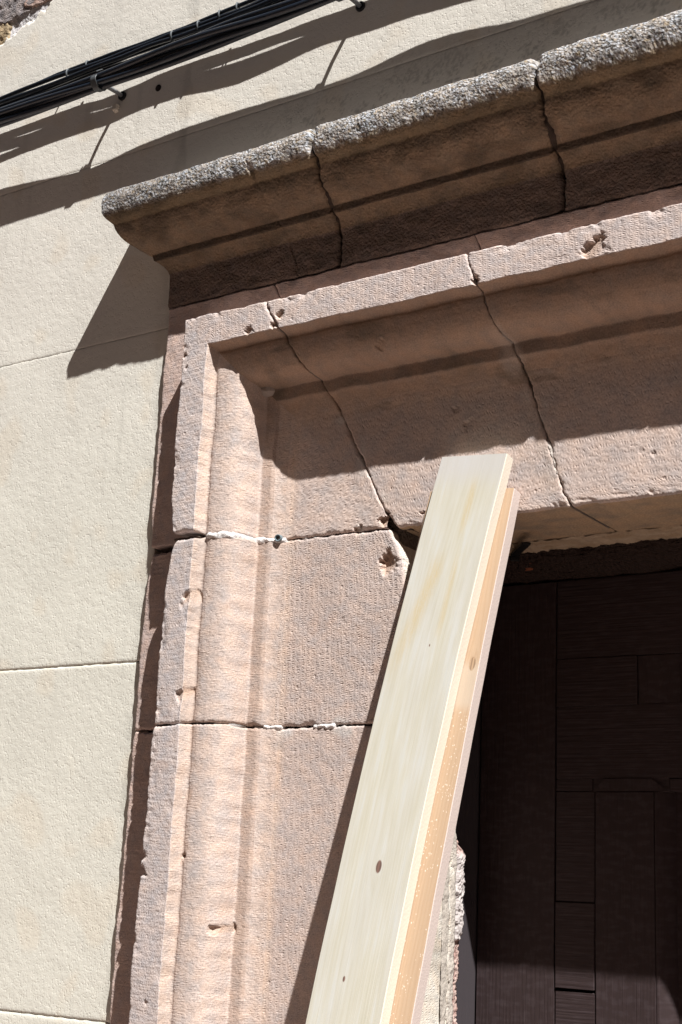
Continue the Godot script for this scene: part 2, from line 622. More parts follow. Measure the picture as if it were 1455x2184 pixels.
func in_bare_patch(x: float, y: float) -> float:
	# positive inside the spot at the top left where the render has come away
	var edge := 3.903 + (x + 0.88) * 0.31 + 0.10 * smooth(-0.70, -0.60, x)
	return (y - edge) + 0.012 * n3(x * 30.0, y * 30.0, 2.0) + 0.006 * n3(x * 90.0, y * 90.0, 2.0) if x < -0.5 else -1.0

func panel(parent: Node, x0: float, x1: float, y0: float, y1: float, step: float, right_joint := true, left_joint := true) -> void:
	var nu := maxi(2, int((x1 - x0) / step) + 1)
	var nv := maxi(2, int((y1 - y0) / step) + 1)
	var P := PackedVector3Array()
	var C := PackedColorArray()
	var U := PackedVector2Array()
	var k := nu + 4
	var l := nv + 4
	for i in k:
		var fi := clampf(float(i - 2) / (nu - 1), 0.0, 1.0)
		var x := lerpf(x0, x1, fi)
		for j in l:
			var fj := clampf(float(j - 2) / (nv - 1), 0.0, 1.0)
			var y := lerpf(y0, y1, fj)
			var ring := maxi(maxi(2 - i, i - (nu + 1)), maxi(2 - j, j - (nv + 1)))
			var wob := 0.0012 * n3(x * 40.0, y * 40.0, 4.0)
			var faint := 0.35 if absf(y - 2.898) < 0.02 or absf(y - 3.41) < 0.02 else 1.0
			var z := 0.0014 * n3(x * 3.0, y * 3.0, 0.0) + 0.0003 * n3(x * 11.0, y * 11.0, 5.0) + 0.00025 * n3(x * 45.0, y * 60.0, 7.0)
			var e := minf(minf(x - x0, x1 - x), minf(y - y0, y1 - y))
			z -= faint * 0.0012 * smooth(0.004, 0.0, e + wob)
			if y > 3.7 and x < -0.5:
				var bp := in_bare_patch(x, y)
				z -= 0.030 * smooth(-0.004, 0.010, bp)
			if ring >= 1:
				z -= 0.0022 * faint if ring == 1 else 0.03
			P.append(Vector3(x + (wob if ring == 0 else 0.0), y + (wob if ring == 0 else 0.0), z))
			C.append(plaster_color(x, y))
			U.append(Vector2(x, y) / 0.27)
	var m := ArrayMesh.new()
	sheet(m, k, l, P, C, U, Vector3(0, 0, 1), mats["render_coat"])
	put("render_panel", m, parent)

func build_wall() -> void:
	var w := thing("rendered_wall", "cream rendered house wall scored with false stone joints beside the doorway", "wall")
	var g := 0.0008
	# courses left of the doorway, each panel between scored joints
	var ys := [1.326, 2.095, 2.898, 3.410]
	panel(w, -1.5, -0.1275, 0.52, ys[0] - g, 0.006)
	panel(w, -1.5, -0.1275, ys[0] + g, ys[1] - g, 0.0045)
	panel(w, -1.5, -0.1275, ys[1] + g, ys[2] - g, 0.0045)
	panel(w, -1.5, 1.35, ys[2] + g, ys[3] - g, 0.0045)
	panel(w, 1.35 + g, 3.4, 3.0, ys[3] - g, 0.02)
	panel(w, -1.5, 1.35, ys[3] + g, 4.16, 0.0048)
	panel(w, 1.35 + g, 3.4, ys[3] + g, 4.16, 0.02)
	panel(w, -1.5, 3.4, 4.16 + 2 * g, 6.4, 0.03)
	panel(w, -5.0, -1.5 - g, 0.0, 6.4, 0.05)
	panel(w, 3.4 + g, 6.5, 0.0, 6.4, 0.05)
	panel(w, -1.5, -0.1275, 0.0, 0.52 - g, 0.02)
	panel(w, 3.128, 3.4, 0.0, 3.0 - g, 0.02)
	# the rubble behind stone and render
	var cm: Material = mats["rubble_core"]
	for b in [[-5.0, 0.506, 0.0, 6.4, -0.3, -0.058], [2.494, 6.5, 0.0, 6.4, -0.3, -0.058], [0.506, 2.494, 2.375, 6.4, -0.3, -0.058], [-5.0, 0.495, 0.0, 6.4, -0.8, -0.3], [2.505, 6.5, 0.0, 6.4, -0.8, -0.3], [0.495, 2.505, 2.43, 6.4, -0.8, -0.3], [-5.0, -0.135, 0.0, 6.4, -0.058, -0.031], [3.135, 6.5, 0.0, 6.4, -0.058, -0.031], [-0.135, 3.135, 2.97, 6.4, -0.058, -0.031]]:
		var bm := BoxMesh.new()
		bm.size = Vector3(b[1] - b[0], b[3] - b[2], b[5] - b[4])
		bm.material = cm
		var o := put("rubble_core", bm, w)
		o.position = Vector3((b[0] + b[1]) * 0.5, (b[2] + b[3]) * 0.5, (b[4] + b[5]) * 0.5)
	# bare patch: a pale scraped undercoat and the stones it no longer covers
	var P := PackedVector3Array()
	var C := PackedColorArray()
	var U := PackedVector2Array()
	for i in 80:
		for j in 60:
			var x := -0.985 + i * 0.0045
			var y := 3.87 + j * 0.0042
			var z := -0.014 + 0.005 * nf.get_noise_3d(x * 14.0, y * 14.0, 1.0) + 0.0015 * n3(x * 120.0, y * 120.0, 1.0)
			P.append(Vector3(x, y, z))
			var t := 0.5 + 0.5 * n3(x * 16.0, y * 16.0, 9.0)
			var v := Vector3(0.50, 0.46, 0.46).lerp(Vector3(0.60, 0.59, 0.60), t)
			C.append(Color(v.x, v.y, v.z))
			U.append(Vector2(x, y))
	var um := ArrayMesh.new()
	sheet(um, 80, 60, P, C, U, Vector3(0, 0, 1), mats["mortar"])
	put("scraped_undercoat", um, w)
	for s in [[-0.905, 3.93, 0.066, 0.05, Vector3(0.36, 0.27, 0.17), 1], [-0.865, 4.04, 0.13, 0.066, Vector3(0.27, 0.235, 0.23), 2], [-0.70, 4.035, 0.10, 0.045, Vector3(0.36, 0.25, 0.21), 3]]:
		var sp := PackedVector3Array()
		var sc := PackedColorArray()
		var su := PackedVector2Array()
		for i in 41:
			for j in 41:
				var a := (i / 20.0 - 1.0)
				var b := (j / 20.0 - 1.0)
				var x: float = s[0] + a * s[2]
				var y: float = s[1] + b * s[3]
				var rim := pow(absf(a), 4.0) + pow(absf(b), 4.0) + 0.35 * n3(x * 40.0, y * 40.0, s[5])
				var z := -0.006 - 0.035 * smooth(0.75, 1.1, rim) + 0.006 * nf.get_noise_3d(x * 25.0, y * 25.0, s[5])
				sp.append(Vector3(x, y, z))
				var v: Vector3 = s[4] * (1.0 + 0.4 * nf.get_noise_3d(x * 50.0, y * 25.0, 4.0))
				sc.append(Color(v.x, v.y, v.z))
				su.append(Vector2(x, y) / 0.3)
		var sm := ArrayMesh.new()
		sheet(sm, 41, 41, sp, sc, su, Vector3(0, 0, 1), mats["weathered_sandstone"])
		put("bare_stone", sm, w)

# ---------------------------------------------------------------- the stone doorway
func make_profile(step: float) -> void:
	var pts := [Vector2(-0.129, -0.03), Vector2(-0.128, 0.015), Vector2(-0.125, 0.0175), Vector2(-0.004, 0.018), Vector2(-0.0015, 0.03), Vector2(-0.0008, 0.094), Vector2(0.0025, 0.1), Vector2(0.0705, 0.1), Vector2(0.0728, 0.0985), Vector2(0.0772, 0.081), Vector2(0.0808, 0.0745), Vector2(0.085, 0.0728), Vector2(0.0905, 0.0755), Vector2(0.100, 0.0762), Vector2(0.118, 0.0738), Vector2(0.129, 0.0705), Vector2(0.138, 0.0665), Vector2(0.147, 0.06), Vector2(0.154, 0.0515), Vector2(0.1595, 0.039), Vector2(0.1628, 0.02), Vector2(0.1642, -0.002), Vector2(0.1655, -0.0045), Vector2(0.1675, -0.0052), Vector2(0.1915, -0.0085), Vector2(0.1930, -0.0098), Vector2(0.1985, -0.0150), Vector2(0.2055, -0.0190), Vector2(0.213, -0.0225), Vector2(0.223, -0.0255), Vector2(0.24, -0.0285), Vector2(0.258, -0.029), Vector2(0.524, -0.029), Vector2(0.5285, -0.031), Vector2(0.53, -0.0355), Vector2(0.53, -0.262), Vector2(0.524, -0.275)]
	PO = PackedFloat32Array()
	PZ = PackedFloat32Array()
	PN = PackedVector2Array()
	PA = PackedFloat32Array()
	var raw := PackedVector2Array()
	for k in pts.size() - 1:
		var a: Vector2 = pts[k]
		var b: Vector2 = pts[k + 1]
		var n := maxi(1, int(ceil(a.distance_to(b) / step)))
		for q in n:
			raw.append(a.lerp(b, float(q) / n))
	raw.append(pts[-1])
	var arc := 0.0
	for k in raw.size():
		var t := raw[mini(k + 1, raw.size() - 1)] - raw[maxi(k - 1, 0)]
		t = t.normalized()
		if k > 0:
			arc += raw[k].distance_to(raw[k - 1])
		PO.append(raw[k].x)
		PZ.append(raw[k].y)
		PN.append(Vector2(-t.y, t.x))
		PA.append(arc)

func stone_color(o: float, x: float, y: float, lintel: bool, tone: float) -> Color:
	var a: Vector3
	var n := nf.get_noise_3d(x * 6.0, y * 6.0, 11.0)
	var h := n3(x * 60.0, y * 60.0, 3.0)
	var big := n3(x * 3.0, y * 3.0, 21.0)
	if o < -0.001:
		a = Vector3(0.42, 0.322, 0.280)
	elif o < 0.0728:
		a = Vector3(0.46, 0.398, 0.372).lerp(Vector3(0.45, 0.385, 0.358), 0.5 + 0.5 * big)
		if lintel:
			a = Vector3(0.485, 0.405, 0.365).lerp(Vector3(0.465, 0.385, 0.35), 0.5 + 0.5 * big)
	elif o < 0.085:
		a = Vector3(0.47, 0.372, 0.312)
	elif o < 0.168:
		var t := smooth(0.088, 0.165, o)
		a = Vector3(0.465, 0.378, 0.332).lerp(Vector3(0.475, 0.378, 0.322), t)
		var g := smooth(0.05, 0.5, nf.get_noise_3d(x * 12.0, y * 4.5, 30.0) + 0.1 * h)
		a = a.lerp(Vector3(0.40, 0.35, 0.325), g * 0.45)
		a = a.lerp(Vector3(0.36, 0.25, 0.19), 0.40 * smooth(0.022, 0.0, absf(o - 0.092)) * smooth(-0.2, 0.4, nf.get_noise_3d(x * 9.0, y * 9.0, 17.0)))
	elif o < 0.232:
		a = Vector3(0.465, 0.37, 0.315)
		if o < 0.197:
			a = Vector3(0.385, 0.295, 0.245)  # shade of the fillet painted into its colour
	else:
		a = Vector3(0.465, 0.375, 0.328).lerp(Vector3(0.448, 0.366, 0.325), 0.5 + 0.5 * big)
		a = a.lerp(Vector3(0.47, 0.365, 0.30), smooth(0.26, 0.232, o))
	if lintel and o > 0.25 and o < 0.5295:
		a = a.lerp(Vector3(0.30, 0.215, 0.155), 0.2 * smooth(0.36, 0.25, o))
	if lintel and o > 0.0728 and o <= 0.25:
		# lintel mouldings stained brown, with ground bounce light painted in, and dark runs
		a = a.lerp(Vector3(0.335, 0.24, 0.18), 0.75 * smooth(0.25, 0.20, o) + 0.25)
		a = a.lerp(Vector3(0.12, 0.092, 0.075), 0.72 * smooth(0.1630, 0.1665, o) * smooth(0.1950, 0.1910, o) * (0.75 + 0.5 * n))  # lintel fillet: its shade painted on as a crisp dark band
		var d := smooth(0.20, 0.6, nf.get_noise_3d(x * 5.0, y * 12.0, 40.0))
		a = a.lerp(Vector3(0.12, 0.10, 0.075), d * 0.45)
	if o > 0.5305:
		a = Vector3(0.40, 0.30, 0.21)
	elif o > 0.5295 and lintel:
		a = Vector3(0.40, 0.29, 0.19)
	elif o > 0.5295:
		a = Vector3(0.52, 0.47, 0.40)
	a *= tone * 1.26 * (1.0 + 0.04 * n + 0.05 * h)
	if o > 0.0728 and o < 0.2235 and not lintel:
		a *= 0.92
	a.y *= 0.998
	a.z *= 1.015
	# old mortar wiped over the stone beside the second joint of the arch
	if lintel and o > 0.08 and o < 0.5295:
		var far := absf(x - joint_x(1, o) + 0.014)
		a = a.lerp(Vector3(0.52, 0.43, 0.375), 0.55 * smooth(0.036, 0.008, far + 0.012 * n3(x * 20.0, y * 20.0, 33.0)) * smooth(-0.5, 0.3, n3(x * 13.0, y * 13.0, 34.0)))
	# iron-red and ochre veins
	var v := smooth(0.35, 0.6, nf.get_noise_3d(x * 14.0 + 4.0, y * 14.0, 60.0))
	a = a.lerp(Vector3(0.42, 0.25, 0.17), v * 0.15)
	return Color(maxf(a.x, 0.02), maxf(a.y, 0.02), maxf(a.z, 0.02))

func bite_at(p: Vector3) -> float:
	var d := 0.0
	for b in bites:
		var q: Vector3 = b[0]
		var r: float = b[1]
		var dx := p.x - q.x
		if absf(dx) > r * 1.6:
			continue
		var dy := p.y - q.y
		if absf(dy) > r * 1.6:
			continue
		var w := maxf(absf(dx + dy * 0.4) * 0.95, absf(dy - dx * 0.5)) / r + 0.30 * n3(p.x * 70.0, p.y * 70.0, q.x * 9.0) + 0.15 * n3(p.x * 190.0, p.y * 190.0, 3.0)
		d = maxf(d, b[2] * smooth(1.05, 0.85, w) * clampf(0.65 + 0.5 * (dy - dx) / r, 0.25, 1.1))
	return d

# One stone of the frame. For jambs x comes from the profile and y runs from lo(o) to hi(o); for lintels x runs from lo(o) to hi(o).
# ends: which of the two ends is a joint (else it meets its own other arm at the mitre)
func frame_arm(mesh: ArrayMesh, lintel: bool, lo: Callable, hi: Callable, step: float, end_lo: bool, end_hi: bool, tone: float, seed_: float, shift: Callable, mirror := false, o_from := -1.0, o_to := 9.0) -> void:
	var ks := PackedInt32Array()
	for k in PO.size():
		if PO[k] >= o_from and PO[k] <= o_to:
			ks.append(k)
	var longest := 0.0
	for k in ks:
		longest = maxf(longest, hi.call(PO[k]) - lo.call(PO[k]))
	var nv := maxi(4, int(longest / step))
	var extra := PackedFloat32Array()
	for q in nv + 1:
		extra.append(float(q) / nv)
	var P := PackedVector3Array()
	var C := PackedColorArray()
	var U := PackedVector2Array()
	var U2 := PackedVector2Array()
	var rows := nv + 1 + (4 if end_lo else 0) + (4 if end_hi else 0)
	for k in ks:
		var o := PO[k]
		var z0 := PZ[k] - (0.03 if lintel and o < -0.0835 else 0.0)
		var nrm := PN[k]
		var a: float = lo.call(o)
		var b: float = hi.call(o)
		var near_fascia := smooth(0.025, 0.0, minf(absf(o), absf(o - 0.0725)))
		var near_arris := smooth(0.03, 0.0, absf(o - 0.53)) if z0 > -0.06 else 0.0
		for q in rows:
			var t: float
			var sunk := 0.0
			var q2 := q
			if end_lo:
				q2 -= 4
			if q2 < 0:
				t = [0.0, 0.0, 0.0025, 0.006][q2 + 4] / maxf(b - a, 0.01)
				sunk = 0.06 if q2 == -4 else 0.0
			elif q2 > nv:
				t = 1.0 - [0.006, 0.0025, 0.0, 0.0][q2 - nv - 1] / maxf(b - a, 0.01)
				sunk = 0.06 if q2 == nv + 4 else 0.0
			else:
				t = extra[q2]
				if end_lo:
					t = lerpf(0.009 / maxf(b - a, 0.02), 1.0, t)
				if end_hi:
					t = t * (1.0 - 0.009 / maxf(b - a, 0.02))
			var s := lerpf(a, b, t)
			var x := s if lintel else o
			var y := TOP - o if lintel else s
			var free := 1.0
			if not end_lo:
				free *= smooth(0.0, 0.03, s - a)
			if not end_hi:
				free *= smooth(0.0, 0.03, b - s)
			# unevenness of the dressed surface
			var d := 0.0013 * n3(x * 5.0, y * 5.0, 2.0 + seed_) + 0.0003 * n3(x * 22.0, y * 22.0, z0 * 22.0 + seed_) + 0.0004 * n3(x * 90.0, y * 90.0, z0 * 90.0)
			if o < -0.004:
				d += 0.006 * nf.get_noise_3d(x * 9.0, y * 9.0, 61.0) * (1.0 if lintel else 0.4)
			# worn ends
			var e := 1.0
			if end_lo:
				e = minf(e, s - a)
			if end_hi:
				e = minf(e, b - s)
			var rr := 0.0018 + 0.014 * maxf(0.0, n3(x * 16.0, y * 16.0, 50.0 + seed_) - 0.1) + 0.004 * maxf(0.0, n3(x * 55.0, y * 55.0, 52.0))
			if e < rr:
				d -= (1.0 - sqrt(maxf(0.0, 1.0 - pow(1.0 - e / rr, 2.0)))) * rr * 0.9
			# ragged arrises
			if near_fascia > 0.0:
				var rag := n3(x * 17.0, y * 17.0, 70.0) * 0.65 + n3(x * 60.0, y * 60.0, 71.0) * 0.35
				d -= maxf(0.0, rag - 0.12) * 0.008 * near_fascia * (1.0 if absf(o) < 0.03 else 0.4)
			if near_arris > 0.0:
				var rag2 := n3(x * 21.0, y * 21.0, 80.0) * 0.65 + n3(x * 75.0, y * 75.0, 81.0) * 0.35
				d -= maxf(0.0, rag2 - 0.15) * 0.008 * near_arris
			var p := Vector3(x, y, z0)
			var bt := bite_at(p) if z0 > -0.06 else 0.0
			var ip := nrm.x * d * free
			if lintel:
				p.y -= ip
			else:
				p.x += ip
			p.z += nrm.y * d - bt - sunk - (0.03 if not lintel and o < 0.0 and y > 2.9385 else 0.0)
			# slow wander of the arrises, and joints that are not ruled lines
			var wander := 0.0022 * n3(s * 7.0, 3.0 * seed_, 9.0 if o < 0.05 else 12.0) + 0.0012 * n3(s * 31.0, seed_, 14.0 + floorf(o * 20.0))
			if lintel:
				p.y += wander * free * (0.5 if o > 0.5 else 1.0)
			else:
				p.x += wander * free
			var jo := 0.0016 * n3(o * 30.0, seed_, 5.0) + 0.0012 * n3(o * 110.0, seed_, 6.0)
			if end_lo:
				var we2 := smooth(0.02, 0.0, s - a)
				if lintel: p.x += jo * we2
				else: p.y += jo * we2
			if end_hi:
				var we3 := smooth(0.02, 0.0, b - s)
				if lintel: p.x += jo * we3
				else: p.y += jo * we3
			var sh: Vector2 = shift.call(o, s)
			p.x += sh.x
			p.y += sh.y
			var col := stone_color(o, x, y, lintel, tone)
			if z0 < -0.037:
				col = stone_color(0.5302, x, y, lintel, tone)
				col = col.lerp(Color(0.30, 0.25, 0.20), 0.5 * smooth(0.0, 0.5, nf.get_noise_3d(x * 8.0, z0 * 12.0, y * 8.0)))
			if bt > 0.001:
				col = col.lerp(Color(0.52, 0.36, 0.27), smooth(0.001, 0.006, bt) * 0.7)
			# lime bloom along the joints
			if e < 0.03 and o > 0.23:
				var lime := smooth(0.25, 0.6, n3(x * 14.0, y * 14.0, 90.0)) * smooth(0.03, 0.008, e)
				col = col.lerp(Color(0.60, 0.54, 0.50), lime * 0.7)
			if mirror:
				p.x = 2.0 * MID - p.x
			P.append(p)
			C.append(col)
			U.append(Vector2(PA[k] + seed_ * 0.137, s + seed_ * 0.211) / 0.40)
			U2.append(Vector2(s + seed_ * 0.173, PA[k] + seed_ * 0.091) / 0.33)
	var face := Vector3(0, 0, 1) + (Vector3(0, -0.3, 0) if lintel else Vector3(0.3 if not mirror else -0.3, 0, 0))
	for zone in [[-9.0, 0.0706, "combed_sandstone"], [0.0704, 0.2235, "moulded_sandstone"], [0.2225, 9.0, "sandstone"]]:
		var first := -1
		var last := -1
		for q in ks.size():
			if PO[ks[q]] >= zone[0] - 0.00001 and first < 0:
				first = q
			if PO[ks[q]] <= zone[1]:
				last = q
		if zone[1] > 1.0:
			last = ks.size() - 1
		if first < 0 or last - first < 1:
			continue
		sheet(mesh, last - first + 1, rows, P.slice(first * rows, (last + 1) * rows), C.slice(first * rows, (last + 1) * rows), (U2 if zone[1] < 0.1 else U).slice(first * rows, (last + 1) * rows), face, mats[zone[2] if zone[1] < 1.0 or seed_ == 3.0 else ("sandstone_fine" if lintel or seed_ == 1.0 else "sandstone_coarse")])

func joint_x(k: int, o: float) -> float:
	# the joints of the flat arch lean towards its middle
	match k:
		0: return 0.2285 + 0.527 * o
		1: return 0.7285 + 0.320 * o
		2: return 1.235 + 0.14 * o
		3: return 1.765 - 0.14 * o
		4: return 2.2715 - 0.320 * o
	return 2.7715 - 0.527 * o

func build_doorway() -> void:
	var D := thing("stone_doorway", "pink sandstone door surround with moulded frame and projecting lichened cornice", "door surround")
	bites = [[Vector3(0.072, 2.206, 0), 0.016, 0.006], [Vector3(0.060, 2.190, 0), 0.011, 0.003], [Vector3(0.073, 1.996, 0), 0.015, 0.006], [Vector3(0, 1.635, 0), 0.0112, 0.018], [Vector3(0.003, 1.668, 0), 0.0072, 0.009], [Vector3(0.089, 1.67, 0), 0.005, 0.008], [Vector3(1.006, 2.797, 0), 0.026, 0.0072], [Vector3(0.188, 2.79, 0), 0.0104, 0.006], [Vector3(0.272, 2.812, 0), 0.0088, 0.0072], [Vector3(0.256, 2.792, 0), 0.008, 0.0108], [Vector3(0.752, 2.79, 0), 0.008, 0.0084], [Vector3(0.037, 1.382, 0), 0.0048, 0.0042], [Vector3(0.16, 1.529, 0), 0.01, 0.013], [Vector3(0.674, 2.542, 0), 0.013, 0.003], [Vector3(0.643, 2.582, 0), 0.009, 0.003], [Vector3(0.511, 2.712, 0), 0.011, 0.006], [Vector3(1.067, 2.424, 0), 0.005, 0.003], [Vector3(1.044, 2.431, 0), 0.006, 0.002], [Vector3(0.413, 2.348, 0), 0.011, 0.008], [Vector3(0.494, 2.27, 0), 0.022, 0.014], [Vector3(0.478, 2.36, 0), 0.013, 0.012], [Vector3(0.008, 2.765, 0), 0.0064, 0.006], [Vector3(0.015, 2.735, 0), 0.0048, 0.004], [Vector3(0.62, 2.375, 0), 0.008, 0.004], [Vector3(0.57, 2.365, 0), 0.006, 0.006]]
	make_profile(0.003)
	var still := func(_o: float, _s: float) -> Vector2: return Vector2.ZERO
	var gap := 0.0014
	# A: the corner stone, one arm down the jamb and one along the lintel
	var m := ArrayMesh.new()
	var shA := func(o: float, s: float) -> Vector2:
		var w := smooth(0.05, -0.01, o) if o > -0.01 else 0.35
		return Vector2(poly(s, [2.345, 2.362, 2.42, 2.555, 2.70], [0.014, 0.010, 0.003, -0.004, -0.001]) * w, 0.0)
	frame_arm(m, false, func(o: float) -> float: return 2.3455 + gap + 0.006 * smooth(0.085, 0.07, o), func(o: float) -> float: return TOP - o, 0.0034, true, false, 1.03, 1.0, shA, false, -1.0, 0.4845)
	frame_arm(m, true, func(o: float) -> float: return o, func(o: float) -> float: return joint_x(0, o) - gap * 0.5, 0.0034, false, true, 1.0, 1.0, still, false, -1.0, 0.482)
	put("jamb_stone", m, D)
	# B: the middle jamb stone, its upper inner corner knocked off
	m = ArrayMesh.new()
	var shB := func(o: float, s: float) -> Vector2:
		var w := smooth(0.06, -0.01, o) if o > -0.01 else 0.5
		var q := poly(s, [1.94, 2.17, 2.26, 2.31, 2.328, 2.340], [0.001, -0.001, 0.004, 0.012, 0.018, 0.028]) * w
		var cut := poly(s, [2.20, 2.228, 2.267, 2.309, 2.341], [0.0, 0.001, 0.004, 0.022, 0.042])
		return Vector2(q - cut * smooth(0.40, 0.54, o) - 0.004 * smooth(0.2, 0.3, o) * 0.0, 0.0)
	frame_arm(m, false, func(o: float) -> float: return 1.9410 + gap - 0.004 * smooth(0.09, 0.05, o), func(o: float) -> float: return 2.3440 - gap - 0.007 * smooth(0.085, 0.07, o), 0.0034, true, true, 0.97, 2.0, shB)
	put("jamb_stone", m, D)
	# C: the long lower stone
	m = ArrayMesh.new()
	var shC := func(o: float, s: float) -> Vector2:
		var w := smooth(0.05, -0.01, o) if o > -0.01 else 0.6
		return Vector2(poly(s, [1.15, 1.35, 1.545, 1.7, 1.913, 1.935], [-0.007, -0.009, -0.008, -0.004, -0.004, 0.004]) * w, 0.0)
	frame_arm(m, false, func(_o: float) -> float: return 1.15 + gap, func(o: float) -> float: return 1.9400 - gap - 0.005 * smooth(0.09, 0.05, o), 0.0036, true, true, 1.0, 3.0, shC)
	put("jamb_stone", m, D)
	# lintel stones of the flat arch
	var tones := [1.0, 1.02, 0.98, 1.0, 1.0]
	for k in 5:
		if k == 2:
			make_profile(0.008)
		m = ArrayMesh.new()
		var k2 := k
		frame_arm(m, true, func(o: float) -> float: return joint_x(k2, o) + gap * 0.5, func(o: float) -> float: return joint_x(k2 + 1, o) - gap * 0.5, 0.0036 if k < 2 else 0.02, true, true, tones[k], 5.0 + k, func(o: float, _s: float) -> Vector2: return Vector2(0, 0.018 * smooth(0.47, 0.53, o)) if o > 0.45 else Vector2.ZERO)
		put("lintel_stone", m, D)
	# the rest of the frame: lower stones and the far jamb
	for b in [[0.0, 0.5], [0.5, 1.15]]:
		m = ArrayMesh.new()
		frame_arm(m, false, func(_o: float) -> float: return b[0] + gap, func(_o: float) -> float: return b[1] - gap, 0.02, true, true, 0.97, 8.0 + b[0], still)
		put("jamb_stone", m, D)
	for b in [[0.0, 0.5], [0.5, 1.15], [1.15, 1.94], [1.94, 2.343]]:
		m = ArrayMesh.new()
		frame_arm(m, false, func(_o: float) -> float: return b[0] + gap, func(_o: float) -> float: return b[1] - gap, 0.02, true, true, 0.97, 18.0 + b[0], still, true)
		put("jamb_stone", m, D)
	m = ArrayMesh.new()
	frame_arm(m, false, func(_o: float) -> float: return SOFFIT + gap, func(o: float) -> float: return TOP - o, 0.02, true, false, 1.0, 30.0, still, true, -1.0, 0.4845)
	frame_arm(m, true, func(o: float) -> float: return o, func(o: float) -> float: return joint_x(0, o) - gap, 0.02, false, true, 1.0, 30.0, still, true, -1.0, 0.482)
	put("jamb_stone", m, D)
	build_mortar(D)
	build_cornice(D)

# lumpy strips of lime pressed into the joints
func mortar_strip(parent: Node, pts: PackedVector3Array, half: PackedFloat32Array, across: Vector3, out: Vector3, dark: Vector3, pale: Vector3, paleness: PackedFloat32Array, seed_: float) -> void:
	var P := PackedVector3Array()
	var C := PackedColorArray()
	var U := PackedVector2Array()
	var n := pts.size()
	for i in n:
		for j in 9:
			var f := j / 4.0 - 1.0
			var p := pts[i] + across * (f * half[i])
			var lump := 0.5 + nf.get_noise_3d(p.x * 60.0 + seed_, p.y * 60.0, p.z * 60.0)
			p += out * ((1.0 - f * f) * 0.004 * lump - 0.004 * f * f)
			p += across * (0.0012 * n3(p.x * 120.0, p.y * 120.0, seed_))
			P.append(p)
			var v := dark.lerp(pale, paleness[i]) * (0.9 + 0.25 * lump * 0.5)
			C.append(Color(v.x, v.y, v.z))
			U.append(Vector2(i * 0.01, f * half[i]) * 2.0)
	var m := ArrayMesh.new()
	sheet(m, n, 9, P, C, U, out, mats["mortar"])
	put("joint_mortar", m, parent)

